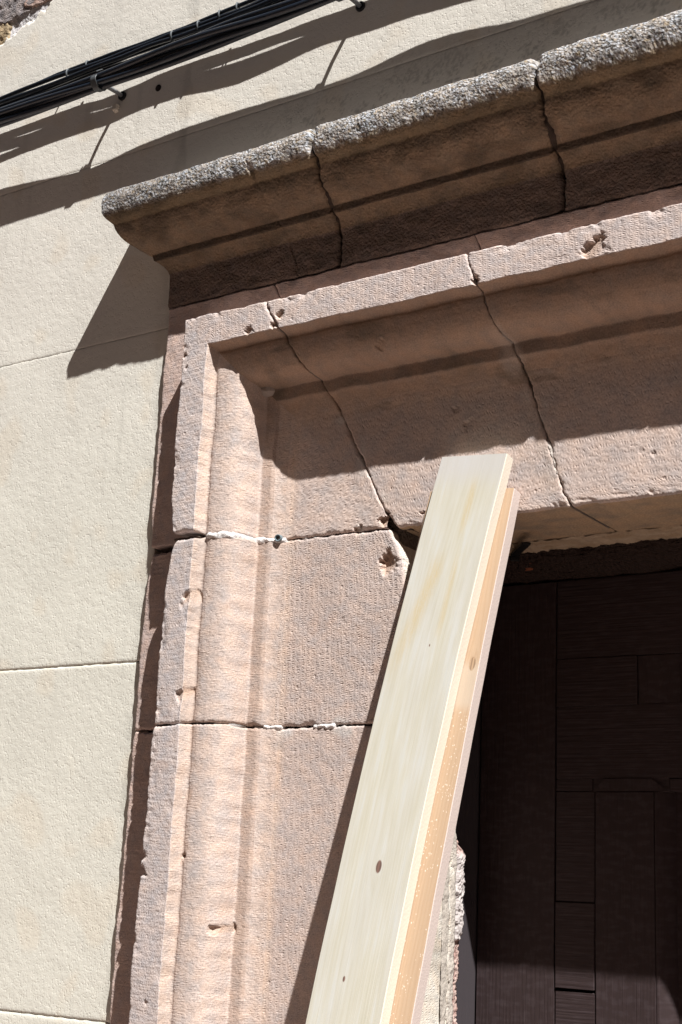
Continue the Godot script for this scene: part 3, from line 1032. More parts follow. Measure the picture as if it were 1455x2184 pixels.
func build_mortar(D: Node) -> void:
	make_profile(0.003)
	var dark := Vector3(0.10, 0.075, 0.06)
	var pale := Vector3(0.80, 0.76, 0.74)
	for jt in [[2.3445, 1.0], [1.9405, 2.0], [1.15, 3.0]]:
		var pts := PackedVector3Array()
		var half := PackedFloat32Array()
		var pa := PackedFloat32Array()
		for k in PO.size():
			var o := PO[k]
			if PZ[k] < -0.06:
				break
			if o < -0.127:
				continue
			var t := 0.0
			var h := 0.0035
			if jt[1] == 1.0:
				t = smooth(0.080, 0.09, o) * smooth(0.245, 0.225, o)
				t = maxf(t, 0.75 * smooth(0.24, 0.25, o) * smooth(0.36, 0.30, o) * smooth(-0.5, 0.1, n3(o * 26.0, 1.0, 2.0)))
				h = lerpf(0.0035, 0.0088 + 0.004 * n3(o * 50.0, 0.0, 1.0), t)
			elif jt[1] == 2.0:
				t = smooth(0.315, 0.325, o) * smooth(0.385, 0.375, o)
				t = maxf(t, smooth(0.195, 0.205, o) * smooth(0.25, 0.24, o))
				t = maxf(t, 0.5 * smooth(0.15, 0.5, n3(o * 40.0, 3.0, 2.0)))
				h = lerpf(0.003, 0.006 + 0.003 * smooth(0.35, 0.36, o), t)
			pts.append(Vector3(o, jt[0] + (-0.005 * smooth(0.09, 0.05, o) if jt[1] == 2.0 else 0.0) + (-0.001 if jt[1] == 1.0 and o < 0.09 else 0.0), PZ[k] - lerpf(0.020, -0.0005, t)))
			half.append(h)
			pa.append(t)
		mortar_strip(D, pts, half, Vector3(0, 1, 0), Vector3(0, 0, 1), dark, pale, pa, jt[1])
	for k in 2:
		var pts := PackedVector3Array()
		var half := PackedFloat32Array()
		var pa := PackedFloat32Array()
		for q in PO.size():
			var o := PO[q]
			if o < -0.03 or (k == 0 and o > 0.482):
				continue
			if PZ[q] < -0.20:
				break
			var t := 0.0
			if k == 1:
				t = smooth(0.36, 0.38, o) * smooth(0.46, 0.44, o) * 0.9 + 0.45 * smooth(0.085, 0.10, o) * smooth(0.20, 0.18, o)
			pts.append(Vector3(joint_x(k, o), TOP - o + (0.018 * smooth(0.47, 0.53, o)), PZ[q] - lerpf(0.008, 0.002, t)))
			half.append(lerpf(0.0035, 0.005, t))
			pa.append(0.25 + t * 0.6)
		mortar_strip(D, pts, half, Vector3(1, 0.3, 0).normalized(), Vector3(0, -0.4, 1).normalized(), dark, Vector3(0.62, 0.55, 0.5), pa, 7.0 + k)
	# a lump of mortar left in the inner corner of the moulding
	put("mortar_lump", bevel_box(Vector3(0.032, 0.028, 0.03), 0.008, mat("old_mortar", lin(0.40, 0.345, 0.31), 0.95), 0.006, 3.0), D).position = Vector3(0.171, TOP - 0.166, -0.002)
	# crumbling render and mortar down the back edge of the reveal
	var P := PackedVector3Array()
	var C := PackedColorArray()
	var U := PackedVector2Array()
	var nv := 330
	for i in 34:
		for j in nv:
			var y := 0.9 + j * 0.0026
			var f := i / 33.0
			var edge := -0.296 + 0.010 * nf.get_noise_2d(y * 16.0, 3.0) - 0.006 * smooth(1.5, 1.7, y)
			if y > 1.70:
				edge += (y - 1.70) * 0.9
			var z := lerpf(-0.215, edge, f)
			var crack := -0.2445 + 0.006 * nf.get_noise_2d(y * 20.0, 9.0)
			var x := 0.5315 + 0.0016 * n3(y * 30.0, z * 40.0, 1.0) + 0.0006 * n3(y * 120.0, z * 120.0, 1.0)
			var cd := absf(z - crack)
			x -= 0.012 * smooth(0.004, 0.001, cd)
			var col := Vector3(0.40, 0.355, 0.31)
			if z < crack:
				col = Vector3(0.42, 0.375, 0.33)
			if z < -0.268:
				var pink := smooth(-0.15, 0.1, nf.get_noise_2d(y * 30.0, z * 60.0))
				col = Vector3(0.36, 0.235, 0.205).lerp(Vector3(0.42, 0.31, 0.275), pink)
				x -= 0.004 + 0.006 * absf(nf.get_noise_2d(y * 50.0, z * 50.0))
				# the sound white lump
				var lw := smooth(1.527, 1.533, y) * smooth(1.715, 1.69, y)
				x += 0.008 * lw
				col = col.lerp(Vector3(0.43, 0.385, 0.37), lw)
				x -= 0.010 * smooth(0.004, 0.001, absf(z + 0.270 - 0.003 * n3(y * 40.0, 0.0, 0.0)))
			col *= 1.0 + 0.12 * n3(y * 120.0, z * 120.0, 4.0)
			if f > 0.97:
				x -= 0.03
			P.append(Vector3(x, y, z))
			C.append(Color(col.x, col.y, col.z))
			U.append(Vector2(z, y))
	var m := ArrayMesh.new()
	sheet(m, 34, nv, P, C, U, Vector3(1, 0, 0), mats["mortar"])
	put("crumbling_mortar", m, D)
	# ragged plaster where the soffit meets the timber head
	P = PackedVector3Array()
	C = PackedColorArray()
	U = PackedVector2Array()
	for i in 260:
		var x := 0.5 + i * 0.0045
		for j in 12:
			var f := j / 11.0
			var rag := 0.012 * nf.get_noise_2d(x * 14.0, 1.0) + 0.006 * n3(x * 60.0, 0.0, 2.0)
			var z := lerpf(-0.240, -0.315 + rag, f)
			var y := SOFFIT - 0.001 + 0.004 * nf.get_noise_2d(x * 30.0, z * 30.0) - 0.008 * f + (0.03 if j == 11 else 0.0)
			P.append(Vector3(x, y, z))
			var t := 0.5 + 0.5 * nf.get_noise_2d(x * 9.0, z * 40.0)
			var v := Vector3(0.34, 0.24, 0.15).lerp(Vector3(0.50, 0.40, 0.30), t)
			C.append(Color(v.x, v.y, v.z))
			U.append(Vector2(x, z))
	m = ArrayMesh.new()
	sheet(m, 260, 12, P, C, U, Vector3(0, -1, 0), mats["mortar"])
	put("soffit_mortar", m, D)

func build_cornice(D: Node) -> void:
	var prof := [Vector2(0, 3.265), Vector2(0.06, 3.245), Vector2(0.126, 3.224), Vector2(0.137, 3.216), Vector2(0.143, 3.202), Vector2(0.1442, 3.188), Vector2(0.142, 3.165), Vector2(0.1385, 3.1565), Vector2(0.133, 3.149), Vector2(0.1195, 3.1365), Vector2(0.1178, 3.128), Vector2(0.1135, 3.118), Vector2(0.1065, 3.107), Vector2(0.0985, 3.098), Vector2(0.089, 3.0905), Vector2(0.076, 3.083), Vector2(0.063, 3.0765), Vector2(0.051, 3.072), Vector2(0.0495, 3.0645), Vector2(0.048, 3.057), Vector2(0.04, 3.0525), Vector2(0.03, 3.044), Vector2(0.0225, 3.034), Vector2(0.019, 3.024), Vector2(0.018, 2.995), Vector2(0.0178, 2.945), Vector2(0.0155, 2.94), Vector2(-0.02, 2.938)]
	var cuts := [-9.0, 0.358, 0.898, 1.46, 2.02, 2.58, 99.0]
	for k in 6:
		var m := ArrayMesh.new()
		var fine := k < 3
		var step := 0.0033 if fine else 0.012
		var raw := PackedVector2Array()
		for q in prof.size() - 1:
			var n := maxi(1, int(ceil(prof[q].distance_to(prof[q + 1]) / (step * 0.9))))
			for r in n:
				raw.append(prof[q].lerp(prof[q + 1], float(r) / n))
		raw.append(prof[-1])
		var lift := [0.0, 0.004, 0.010, 0.004, 0.0, 0.002]
		var cx: float = cuts[k + 1] if k < 5 else 0.0
		var x0: float = cuts[k]
		var x1: float = cuts[k + 1]
		var nv := int((minf(x1, 3.2) - maxf(x0, -0.2)) / step)
		var P := PackedVector3Array()
		var C := PackedColorArray()
		var U := PackedVector2Array()
		var rows := nv + 5
		var arc := 0.0
		for q in raw.size():
			var z0 := raw[q].x
			var y0 := raw[q].y
			var t := (raw[mini(q + 1, raw.size() - 1)] - raw[maxi(q - 1, 0)]).normalized()
			var nrm := Vector2(t.y, -t.x) * -1.0
			if q > 0:
				arc += raw[q].distance_to(raw[q - 1])
			var over := -0.13 - (z0 - 0.018)
			var a := over if k == 0 else x0 + 0.003
			var b := 2.0 * MID - over if k == 5 else x1 - 0.003
			for r in rows:
				var f := clampf(float(r - 2) / nv, 0.0, 1.0)
				var sunk := 0.0
				var s := lerpf(a, b, f)
				if r == 0 and k > 0 or r == rows - 1 and k < 5:
					sunk = 0.05
				var e := 1.0
				if k > 0:
					e = minf(e, s - a)
				if k < 5:
					e = minf(e, b - s)
				var front := smooth(3.150, 3.168, y0)
				var d := 0.0022 * n3(s * 6.0, y0 * 6.0, 3.0 + k) + 0.0018 * n3(s * 26.0, y0 * 26.0, z0 * 26.0)
				d += front * (0.0011 * nf.get_noise_3d(s * 110.0, y0 * 110.0, z0 * 110.0) + 0.0005 * n3(s * 14.0, y0 * 14.0, 8.0))
				d += (1.0 - front) * 0.0009 * n3(s * 90.0, y0 * 90.0, z0 * 90.0)
				var rr := 0.012 + 0.009 * n3(s * 10.0, y0 * 14.0, 4.0)
				if e < rr:
					d -= (1.0 - sqrt(maxf(0.0, 1.0 - pow(1.0 - e / rr, 2.0)))) * rr * 0.8
				# nicks out of the drip edge and one hairline crack
				var lip := smooth(0.02, 0.0, absf(y0 - 3.160))
				d -= lip * maxf(0.0, n3(s * 30.0, 2.0, 3.0) - 0.25) * 0.004
				if k == 0:
					var cr := absf(s - (0.195 + (3.15 - y0) * 0.27 + 0.006 * n3(y0 * 30.0, 0.0, 0.0)))
					d -= 0.003 * smooth(0.003, 0.0005, cr)
					d -= lip * 0.010 * smooth(0.008, 0.002, absf(s - 0.195))
				var p := Vector3(s, y0 + lift[k] * front, z0)
				var free := 1.0 if k > 0 or s - a > 0.03 else smooth(0.0, 0.03, s - a)
				p.z += nrm.x * d - sunk
				p.y += nrm.y * d * free - sunk * 0.0
				# the joints zigzag: they lean right going down and step at the mouldings
				var jw := 0.006 * n3(y0 * 16.0, z0 * 20.0, 30.0) + 0.003 * n3(y0 * 60.0, z0 * 60.0, 30.0)
				if k > 0: p.x += jw * smooth(0.05, 0.0, s - a)
				if k < 5: p.x += jw * smooth(0.05, 0.0, b - s)
				P.append(p)
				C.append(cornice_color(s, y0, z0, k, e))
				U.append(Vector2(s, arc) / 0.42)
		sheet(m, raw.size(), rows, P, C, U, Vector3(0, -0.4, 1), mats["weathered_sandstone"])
		if k == 0 or k == 5:
			# the moulding returns to the wall at the end
			P = PackedVector3Array()
			C = PackedColorArray()
			U = PackedVector2Array()
			for q in raw.size():
				var over := -0.13 - (raw[q].x - 0.018)
				for r in 26:
					var z := lerpf(raw[q].x, minf(-0.004, raw[q].x), r / 25.0)
					var d := (0.0022 * n3(over * 6.0, raw[q].y * 6.0, 3.0 + k)) * 0.0 + 0.002 * n3(z * 20.0, raw[q].y * 20.0, 4.0) * smooth(0.0, 0.1, r / 25.0)
					var x := over - d
					P.append(Vector3(x if k == 0 else 2.0 * MID - x, raw[q].y + lift[k] * smooth(3.150, 3.168, raw[q].y), z))
					C.append(cornice_color(over - z, raw[q].y, z, k, 1.0))
					U.append(Vector2(z, q * 0.004) / 0.42)
			sheet(m, raw.size(), 26, P, C, U, Vector3(-1 if k == 0 else 1, -0.4, 0), mats["weathered_sandstone"])
		put("cornice_stone", m, D)
	# dark packing in the joints of the cornice
	for k in [1, 2]:
		var pts := PackedVector3Array()
		var half := PackedFloat32Array()
		var pa := PackedFloat32Array()
		for q in range(2, prof.size() - 1):
			for r in 6:
				var c: Vector2 = prof[q].lerp(prof[q + 1], r / 6.0)
				pts.append(Vector3(cuts[k], c.y - 0.004, c.x - 0.022))
				half.append(0.014)
				pa.append(0.0)
		mortar_strip(D, pts, half, Vector3(1, 0, 0), Vector3(0, -0.5, 1).normalized(), Vector3(0.07, 0.052, 0.042), Vector3(0.5, 0.5, 0.5), pa, 20.0 + k)

func cornice_color(s: float, y: float, z: float, k: int, e: float) -> Color:
	var front := smooth(3.150, 3.166, y + 0.0035 * nf.get_noise_3d(s * 40.0, y * 40.0, 2.0))
	var n := nf.get_noise_3d(s * 9.0, y * 9.0, z * 9.0)
	var h := n3(s * 130.0, y * 130.0, z * 130.0)
	# underside: ochre brown with a black crust, purple-brown on the lowest face
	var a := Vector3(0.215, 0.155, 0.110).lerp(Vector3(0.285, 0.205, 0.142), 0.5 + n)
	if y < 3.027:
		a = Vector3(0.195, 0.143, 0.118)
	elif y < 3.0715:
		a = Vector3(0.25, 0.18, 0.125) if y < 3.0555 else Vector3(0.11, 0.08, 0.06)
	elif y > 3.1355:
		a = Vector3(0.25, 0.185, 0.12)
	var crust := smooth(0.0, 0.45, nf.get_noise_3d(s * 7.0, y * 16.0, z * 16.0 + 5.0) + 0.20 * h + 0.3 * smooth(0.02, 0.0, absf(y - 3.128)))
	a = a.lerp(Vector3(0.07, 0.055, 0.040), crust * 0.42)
	a *= 1.0 + 0.14 * h + 0.10 * n3(s * 260.0, y * 260.0, z * 260.0)
	if front > 0.0:
		var q := 0.35 * h + 0.75 * n3(s * 270.0, y * 270.0, z * 270.0)
		var b := Vector3(0.375, 0.335, 0.305)
		b = b.lerp(Vector3(0.60, 0.61, 0.645), smooth(0.16, 0.40, q + 0.3 * n))
		b = b.lerp(Vector3(0.06, 0.055, 0.05), smooth(-0.14, -0.36, q - 0.25 * n))
		b = b.lerp(Vector3(0.44, 0.33, 0.20), 0.6 * smooth(0.42, 0.65, n3(s * 90.0, y * 90.0, 44.0)))
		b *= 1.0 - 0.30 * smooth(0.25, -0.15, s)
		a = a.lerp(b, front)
	return Color(maxf(a.x, 0.02), maxf(a.y, 0.018), maxf(a.z, 0.015))

# ---------------------------------------------------------------- the door
func board(parent: Node, x0: float, x1: float, y0: float, y1: float, z: float, across := false, called := "door_board", deep := 0.03) -> MeshInstance3D:
	var m := bevel_box(Vector3(x1 - x0, y1 - y0, deep), 0.0013, mats["door_paint_across" if across else "door_paint"], 0.0012, x0 * 7.0 + y0)
	var o := put(called, m, parent)
	o.position = Vector3((x0 + x1) * 0.5, (y0 + y1) * 0.5, z - deep * 0.5)
	return o

func build_door() -> void:
	var D := thing("wooden_door", "dark brown panelled wooden door deep inside the stone doorway", "door", Vector3.ZERO)
	var zf := -0.396
	var g := 0.0005
	for side in [0, 1]:
		var f := func(a: float, b: float) -> Array: return [a, b] if side == 0 else [2.0 * MID - b, 2.0 * MID - a]
		var put2 := func(a: float, b: float, y0: float, y1: float, z: float, across: bool, called: String) -> void:
			var r: Array = f.call(a + g, b - g)
			board(D, r[0], r[1], y0 + g, y1 - g, z, across, called)
		put2.call(0.512, 0.6915, 0.02, 2.290, zf, false, "door_stile")
		put2.call(0.6925, 1.45, 2.117, 2.290, zf - 0.001, true, "door_rail")
		put2.call(0.6925, 0.877, 2.015, 2.117, zf + 0.0005, true, "door_rail")
		put2.call(0.877, 0.97, 2.015, 2.117, zf - 0.002, false, "door_board")
		put2.call(0.97, 1.45, 2.015, 2.117, zf - 0.0005, true, "door_rail")
		put2.call(0.6925, 1.45, 1.864, 2.015, zf - 0.001, true, "door_rail")
		put2.call(0.6925, 0.780, 1.616, 1.839, zf - 0.002, true, "door_board")
		put2.call(0.6925, 0.780, 1.446, 1.616, zf - 0.0005, true, "door_board")
		put2.call(0.6925, 0.780, 0.02, 1.442, zf - 0.003, true, "door_board")
		put2.call(0.7815, 0.910, 0.02, 1.838, zf - 0.001, false, "door_board")
		put2.call(0.6925, 0.776, 1.839, 1.864, zf - 0.0015, true, "door_board")
		put2.call(0.944, 1.45, 1.838, 1.864, zf - 0.0005, true, "door_rail")
		# shaped head of the narrow board, a low trapezium let into the rail
		var st := SurfaceTool.new()
		st.begin(Mesh.PRIMITIVE_TRIANGLES)
		var hp := [Vector2(0.7765, 1.8385), Vector2(0.804, 1.8635), Vector2(0.852, 1.8645), Vector2(0.905, 1.8635), Vector2(0.9425, 1.8385)]
		for k in range(1, hp.size() - 1):
			for v: Vector2 in [hp[0], hp[k], hp[k + 1]]:
				st.set_normal(Vector3(0, 0, 1))
				st.set_uv(v)
				st.add_vertex(Vector3(v.x if side == 0 else 2.0 * MID - v.x, v.y, zf + 0.001))
		st.set_material(mats["door_paint"])
		put("shaped_head", st.commit(), D)
		put2.call(0.776, 0.944, 1.8375, 1.866, zf - 0.0035, true, "door_board")
		# chamfer running down to the sunk panel
		var P := PackedVector3Array()
		var U := PackedVector2Array()
		for c in [[0.911, zf - 0.0015], [0.917, zf - 0.001], [0.932, zf - 0.012], [0.941, zf - 0.024], [0.945, zf - 0.034]]:
			for j in 30:
				var y := lerpf(0.02, 1.8375, j / 29.0)
				P.append(Vector3(c[0] if side == 0 else 2.0 * MID - c[0], y, c[1] + 0.0008 * n3(y * 9.0, c[0] * 40.0, 1.0)))
				U.append(Vector2(c[0], y))
		var cm := ArrayMesh.new()
		sheet(cm, 5, 30, P, PackedColorArray(), U, Vector3(0, 0, 1), mats["door_paint"])
		put("panel_moulding", cm, D)
		var rr: Array = f.call(0.937, 1.45)
		board(D, rr[0], rr[1], 0.02, 1.85, zf - 0.032, false, "sunk_panel")
		put2.call(1.45, MID, 0.02, 2.290, zf, false, "door_stile")
		# timber jamb of the frame
		var fm := bevel_box(Vector3(0.02, 2.33, 0.13), 0.003, mats["grey_wood"], 0.002, side)
		var fo := put("door_jamb", fm, D)
		fo.position = Vector3(0.499 if side == 0 else 2.0 * MID - 0.499, 1.17, -0.345)
	var back := BoxMesh.new()
	back.size = Vector3(2.04, 2.45, 0.05)
	back.material = mats["old_timber"]
	put("door_backing", back, D).position = Vector3(MID, 1.225, -0.468)
	var hm := ArrayMesh.new()
	var P := PackedVector3Array()
	var U := PackedVector2Array()
	for i in 260:
		var x := 0.49 + i * 0.0081
		for j in 26:
			var pr := [Vector2(2.43, -0.300), Vector2(2.338, -0.302), Vector2(2.324, -0.312), Vector2(2.310, -0.335), Vector2(2.300, -0.365), Vector2(2.291, -0.42)]
			var q := j / 5.0
			var c: Vector2 = pr[mini(int(q), 4)].lerp(pr[mini(int(q), 4) + 1], q - mini(int(q), 4))
			P.append(Vector3(x, c.y * 0.0 + c.x + 0.007 * nf.get_noise_3d(x * 9.0, q, 2.0), c.y + 0.006 * nf.get_noise_3d(x * 20.0, q * 2.0, 8.0)))
			U.append(Vector2(x, q * 0.03))
	sheet(hm, 260, 26, P, PackedColorArray(), U, Vector3(0, -0.5, 1), mats["old_timber"])
	put("timber_head", hm, D)
	# two knocks in the head where the paint shows brick red
	for c in [[0.655, 2.308, -0.337, 0.008], [0.668, 2.318, -0.322, 0.005], [1.03, 2.320, -0.318, 0.004]]:
		var cb := bevel_box(Vector3(c[3] * 2.2, c[3], c[3]), c[3] * 0.3, mats["chip_red"] if mats.has("chip_red") else mat("chip_red", lin(0.22, 0.075, 0.04), 0.9), c[3] * 0.4, c[0])
		put("paint_chip", cb, D).position = Vector3(c[0], c[1], c[2])

# ---------------------------------------------------------------- the planks
# local frame: u across, v up the board, n out of its face
func plank_mesh(u0b: float, u1b: float, u0t: float, u1t: float, v0: float, v1: float, n0: float, n1: float, face: Material, edge: Material, crook: float, seed_: float) -> ArrayMesh:
	var m := ArrayMesh.new()
	var rows := 90
	var b := 0.0013
	# four strips round the board: front, right edge, back, left edge, with small chamfers between
	var ring := func(v: float) -> Array:
		var t := (v - v0) / (v1 - v0)
		var s := clampf((v - 0.0) / 1.1, -0.3, 1.0)
		var c := -crook * 4.0 * s * (1.0 - s)
		var a := lerpf(u0b, u0t, t) + c + 0.0007 * n3(v * 6.0, seed_, 0.0)
		var d := lerpf(u1b, u1t, t) + c + 0.0007 * n3(v * 6.0, seed_, 5.0)
		return [Vector2(a + b, n1), Vector2(d - b, n1), Vector2(d, n1 - b), Vector2(d, n0 + b), Vector2(d - b, n0), Vector2(a + b, n0), Vector2(a, n0 + b), Vector2(a, n1 - b)]
	var strips := [[0, 1, 9, face, Vector3(0, 0, 1)], [1, 2, 2, edge, Vector3(1, 0, 1)], [2, 3, 5, edge, Vector3(1, 0, 0)], [3, 4, 2, edge, Vector3(1, 0, -1)], [4, 5, 5, face, Vector3(0, 0, -1)], [5, 6, 2, edge, Vector3(-1, 0, -1)], [6, 7, 5, edge, Vector3(-1, 0, 0)], [7, 0, 2, edge, Vector3(-1, 0, 1)]]
	for s in strips:
		var P := PackedVector3Array()
		var U := PackedVector2Array()
		for i in s[2]:
			var f: float = float(i) / (s[2] - 1)
			for j in rows:
				var v := lerpf(v0, v1, float(j) / (rows - 1))
				var r: Array = ring.call(v)
				var q: Vector2 = (r[s[0]] as Vector2).lerp(r[s[1]], f)
				P.append(Vector3(q.x, v, q.y))
				if s[3] == face:
					U.append(Vector2(f, 1.0 - (v - v0) / (v1 - v0)))
				else:
					U.append(Vector2(q.y + q.x, v))
		sheet(m, s[2], rows, P, PackedColorArray(), U, s[4], s[3])
	for e in [[v1, 1.0], [v0, -1.0]]:
		var r: Array = ring.call(e[0])
		var P := PackedVector3Array()
		var U := PackedVector2Array()
		for i in 2:
			for j in 2:
				var q := Vector2(lerpf(r[7].x, r[2].x, i), lerpf(n0, n1, j))
				P.append(Vector3(q.x, e[0], q.y))
				U.append(Vector2(q.x, q.y))
		sheet(m, 2, 2, P, PackedColorArray(), U, Vector3(0, e[1], 0), edge)
	return m

func build_planks() -> void:
	var d := Vector3(0.090088, 0.972465, -0.214933)
	var w := Vector3(0.995934, -0.087965, 0.019442)
	var n := w.cross(d).normalized()
	var B := Basis(w, d, n).orthonormalized()
	var at := Vector3(0.53612, 1.39010, 0.25144)
	var low := -at.y / d.y
	var a := MeshInstance3D.new()
	a.name = "plank"
	a.mesh = plank_mesh(-0.001, 0.1515, -0.001, 0.1495, low, 1.106, -0.0275, 0.0, mats["plank_face"], mats["sawn_edge"], 0.0105, 1.0)
	a.transform = Transform3D(B, at)
	add_child(a, true)
	tag(a, "wide pale new plank in front, leaning on the lintel, yellow stain and knot", "plank", "planks leaning against the doorway")
	var b := MeshInstance3D.new()
	b.name = "plank"
	b.mesh = plank_mesh(-0.012, 0.227, -0.0275, 0.1662, low + 0.01, 1.044, -0.056, -0.0285, mats["rear_plank_face"], mats["rear_sawn_edge"], 0.004, 2.0)
	b.transform = Transform3D(B, at)
	add_child(b, true)
	tag(b, "orange tan plank speckled white, shorter and behind the pale plank", "plank", "planks leaning against the doorway")

# ---------------------------------------------------------------- cables
func build_cables() -> void:
	var outer := thing("cable_bundle", "thick black cable bundle strapped to two hooks, standing off the wall", "cable bundle", Vector3.ZERO, "black cables along the wall")
	var inner := thing("cable_bundle", "thinner black cables close to the wall behind the strapped bundle", "cable bundle", Vector3.ZERO, "black cables along the wall")
	var cab: Material = mats["cable_black"]
	# [phase, ring radius, twist per metre, cable radius]
	for c in [[0.3, 0.0125, 2.4, 0.0074], [1.6, 0.0135, 1.7, 0.0080], [2.9, 0.0125, 2.1, 0.0066], [4.0, 0.0135, 1.5, 0.0076], [5.2, 0.0125, 2.6, 0.0068], [0.0, 0.001, 1.0, 0.0115]]:
		var pts := PackedVector3Array()
		var rad := PackedFloat32Array()
		for i in 161:
			var x := -1.6 + i * 0.03125
			var loose := 1.0 + 0.55 * (0.5 - 0.5 * cos((x + 0.362) / 0.738 * TAU)) + 0.25 * n3(x * 2.0, c[0], 3.0)
			var ph: float = c[0] + c[2] * x + 0.5 * n3(x * 1.5, c[0], 7.0)
			pts.append(Vector3(x, 3.582 + 0.004 * sin(x * 4.0) + cos(ph) * c[1] * loose, 0.090 + sin(ph) * c[1] * loose))
			rad.append(c[3])
		put("cable", tube(pts, rad, 12, cab), outer)
	for c in [[0.0, 3.676, 0.047, 0.0060], [1.0, 3.690, 0.039, 0.0056], [2.0, 3.661, 0.054, 0.0055], [3.0, 3.651, 0.042, 0.0060], [4.0, 3.670, 0.033, 0.0056]]:
		var pts := PackedVector3Array()
		var rad := PackedFloat32Array()
		for i in 161:
			var x := -1.6 + i * 0.03125
			pts.append(Vector3(x, c[1] + 0.006 * n3(x * 2.2, c[0] * 3.0, 1.0) + 0.002 * n3(x * 7.0, c[0] * 3.0, 2.0), maxf(0.009, c[2] + 0.006 * n3(x * 2.2, c[0] * 3.0, 9.0))))
			rad.append(c[3])
		put("cable", tube(pts, rad, 10, cab), inner)
	# bands round the outer bundle at the hooks
	for x in [-0.362, 0.376]:
		var P := PackedVector3Array()
		var U := PackedVector2Array()
		for i in 6:
			var f: float = [-1.0, -1.0, -0.7, 0.7, 1.0, 1.0][i]
			for j in 33:
				var w := TAU * j / 32.0
				var r := 0.0225 + 0.001 * sin(w * 5.0) - (0.002 if i == 0 or i == 5 else 0.0)
				P.append(Vector3(x + f * 0.009, 3.582 + sin(x * 4.0) * 0.004 + cos(w) * r, 0.090 + sin(w) * r))
				U.append(Vector2(w, f))
		var m := ArrayMesh.new()
		sheet(m, 6, 33, P, PackedColorArray(), U, Vector3(0, 0, 0), mats["strap_grey"])
		put("strap", m, outer)
		var tail := bevel_box(Vector3(0.016, 0.022, 0.003), 0.001, mats["strap_grey"], 0.002, x)
		var to := put("strap_tail", tail, outer)
		to.position = Vector3(x + 0.002, 3.610, 0.094)
		to.rotation = Vector3(-0.9, 0.2, 0.5)
	# small clips that hold pairs of the thinner cables
	for c in [[-0.525, 3.676, 0.047], [-0.46, 3.684, 0.042], [-0.16, 3.668, 0.050], [-0.075, 3.668, 0.050], [-0.012, 3.680, 0.045], [0.040, 3.685, 0.042]]:
		var pts := PackedVector3Array()
		var rad := PackedFloat32Array()
		for j in 17:
			var w := TAU * j / 16.0
			pts.append(Vector3(c[0] + 0.003 * sin(w), c[1] + cos(w) * 0.0125, c[2] + sin(w) * 0.010))
			rad.append(0.0026)
		put("clip", tube(pts, rad, 6, mats["clip_grey"], false), inner)

# ---------------------------------------------------------------- small things on wall and stone
func hook(at: Vector3, label: String) -> void:
	var o := thing("hook_bolt", label, "hook", at, "hooks that carry the cables")
	put("shank", tube(PackedVector3Array([Vector3(0, 0, -0.03), Vector3(0, 0, 0.02), Vector3(0.0, -0.002, 0.05), Vector3(0.002, -0.008, 0.066), Vector3(0.003, -0.02, 0.072)]), PackedFloat32Array([0.0056, 0.0056, 0.0056, 0.0055, 0.005]), 12, mats["zinc"]), o)
	put("wall_plug", tube(PackedVector3Array([Vector3(0, 0, -0.01), Vector3(0, 0, 0.0045), Vector3(0, 0, 0.0055)]), PackedFloat32Array([0.0125, 0.0125, 0.0105]), 16, mats["black_iron"]), o)

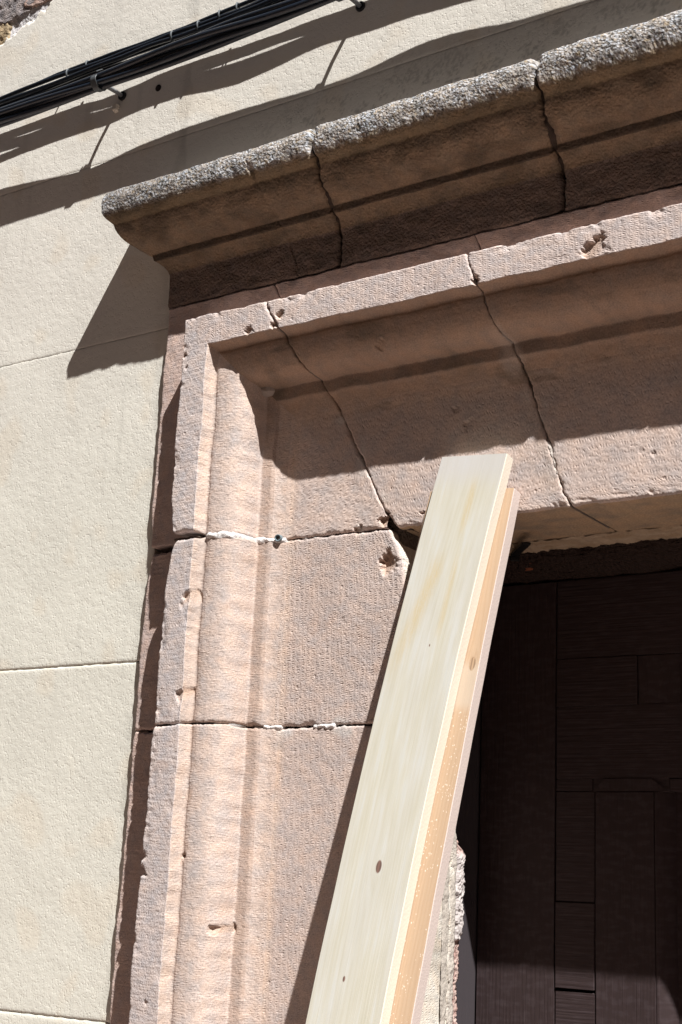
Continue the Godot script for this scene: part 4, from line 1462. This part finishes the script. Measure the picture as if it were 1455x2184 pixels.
func build_small_things() -> void:
	hook(Vector3(-0.364, 3.587, 0.0), "zinc hook bolt under the strap at the left, above the cornice end")
	hook(Vector3(0.376, 3.597, 0.0), "zinc hook bolt at the top edge, right of the cable clips")
	# a stray screw left in the render
	var s := thing("wall_screw", "small dark screw sticking out of the render below the cables, far left", "screw", Vector3(-0.599, 3.631, 0.0))
	put("shank", tube(PackedVector3Array([Vector3(0, 0, -0.02), Vector3(0.002, 0, 0.016)]), PackedFloat32Array([0.0025, 0.0025]), 8, mats["zinc"]), s)
	put("head", tube(PackedVector3Array([Vector3(0.002, 0, 0.014), Vector3(0.002, 0, 0.018), Vector3(0.002, 0, 0.021)]), PackedFloat32Array([0.0035, 0.0065, 0.004]), 12, mats["strap_grey"]), s)
	# old plugs: a hole and a stub of rust-brown wood
	var h := put("wall_plug", tube(PackedVector3Array([Vector3(0, 0, -0.01), Vector3(0, 0, 0.002), Vector3(0.0, 0.0, 0.003)]), PackedFloat32Array([0.011, 0.009, 0.006]), 12, mats["old_timber"]), self)
	h.position = Vector3(-0.240, 3.573, 0.0)
	tag(h, "round brown plugged hole in the shaded render right of the left hook", "wall plug")
	var b := put("wall_plug", bevel_box(Vector3(0.016, 0.020, 0.012), 0.003, mats["sawn_edge"], 0.003, 4.0), self)
	b.position = Vector3(-0.380, 3.555, 0.004)
	tag(b, "stub of pale wood in the render just below the left hook", "wall plug")
	# plastic drain tube in the joint of the jamb
	var t := thing("drain_tube", "short grey plastic tube poking out of the white mortar joint", "tube", Vector3(0.2125, 2.3485, -0.022))
	var P := PackedVector3Array()
	var U := PackedVector2Array()
	var dir := Vector3(0.25, -0.1, 1.0).normalized()
	var ax := dir.cross(Vector3.UP).normalized()
	var ay := ax.cross(dir)
	for c in [[0.0078, -0.02], [0.0078, 0.010], [0.0070, 0.0108], [0.0052, 0.0105], [0.0048, -0.02]]:
		for j in 25:
			var w := TAU * j / 24.0
			P.append((ax * cos(w) + ay * sin(w)) * c[0] + dir * c[1])
			U.append(Vector2(w, c[1]))
	var m := ArrayMesh.new()
	sheet(m, 5, 25, P, PackedColorArray(), U, dir, mats["grey_plastic"])
	put("tube_wall", m, t)
	put("tube_bottom", tube(PackedVector3Array([dir * -0.012, dir * -0.010]), PackedFloat32Array([0.0052, 0.0052]), 16, mats["dark_hole"]), t)
	# black flat iron under the soffit beside the planks
	var br := thing("iron_bracket", "flat black iron bar under the lintel soffit right of the planks", "bracket", Vector3(0.722, 2.330, -0.175))
	var bar := put("bar", bevel_box(Vector3(0.018, 0.006, 0.17), 0.001, mats["black_iron"]), br)
	bar.position = Vector3(-0.035, -0.004, -0.058)
	bar.rotation = Vector3(0.10, 0.62, 0.0)
	var foot := put("foot", bevel_box(Vector3(0.02, 0.03, 0.006), 0.001, mats["black_iron"]), br)
	foot.position = Vector3(-0.082, 0.004, -0.124)
	foot.rotation = Vector3(0.0, 0.62, 0.0)
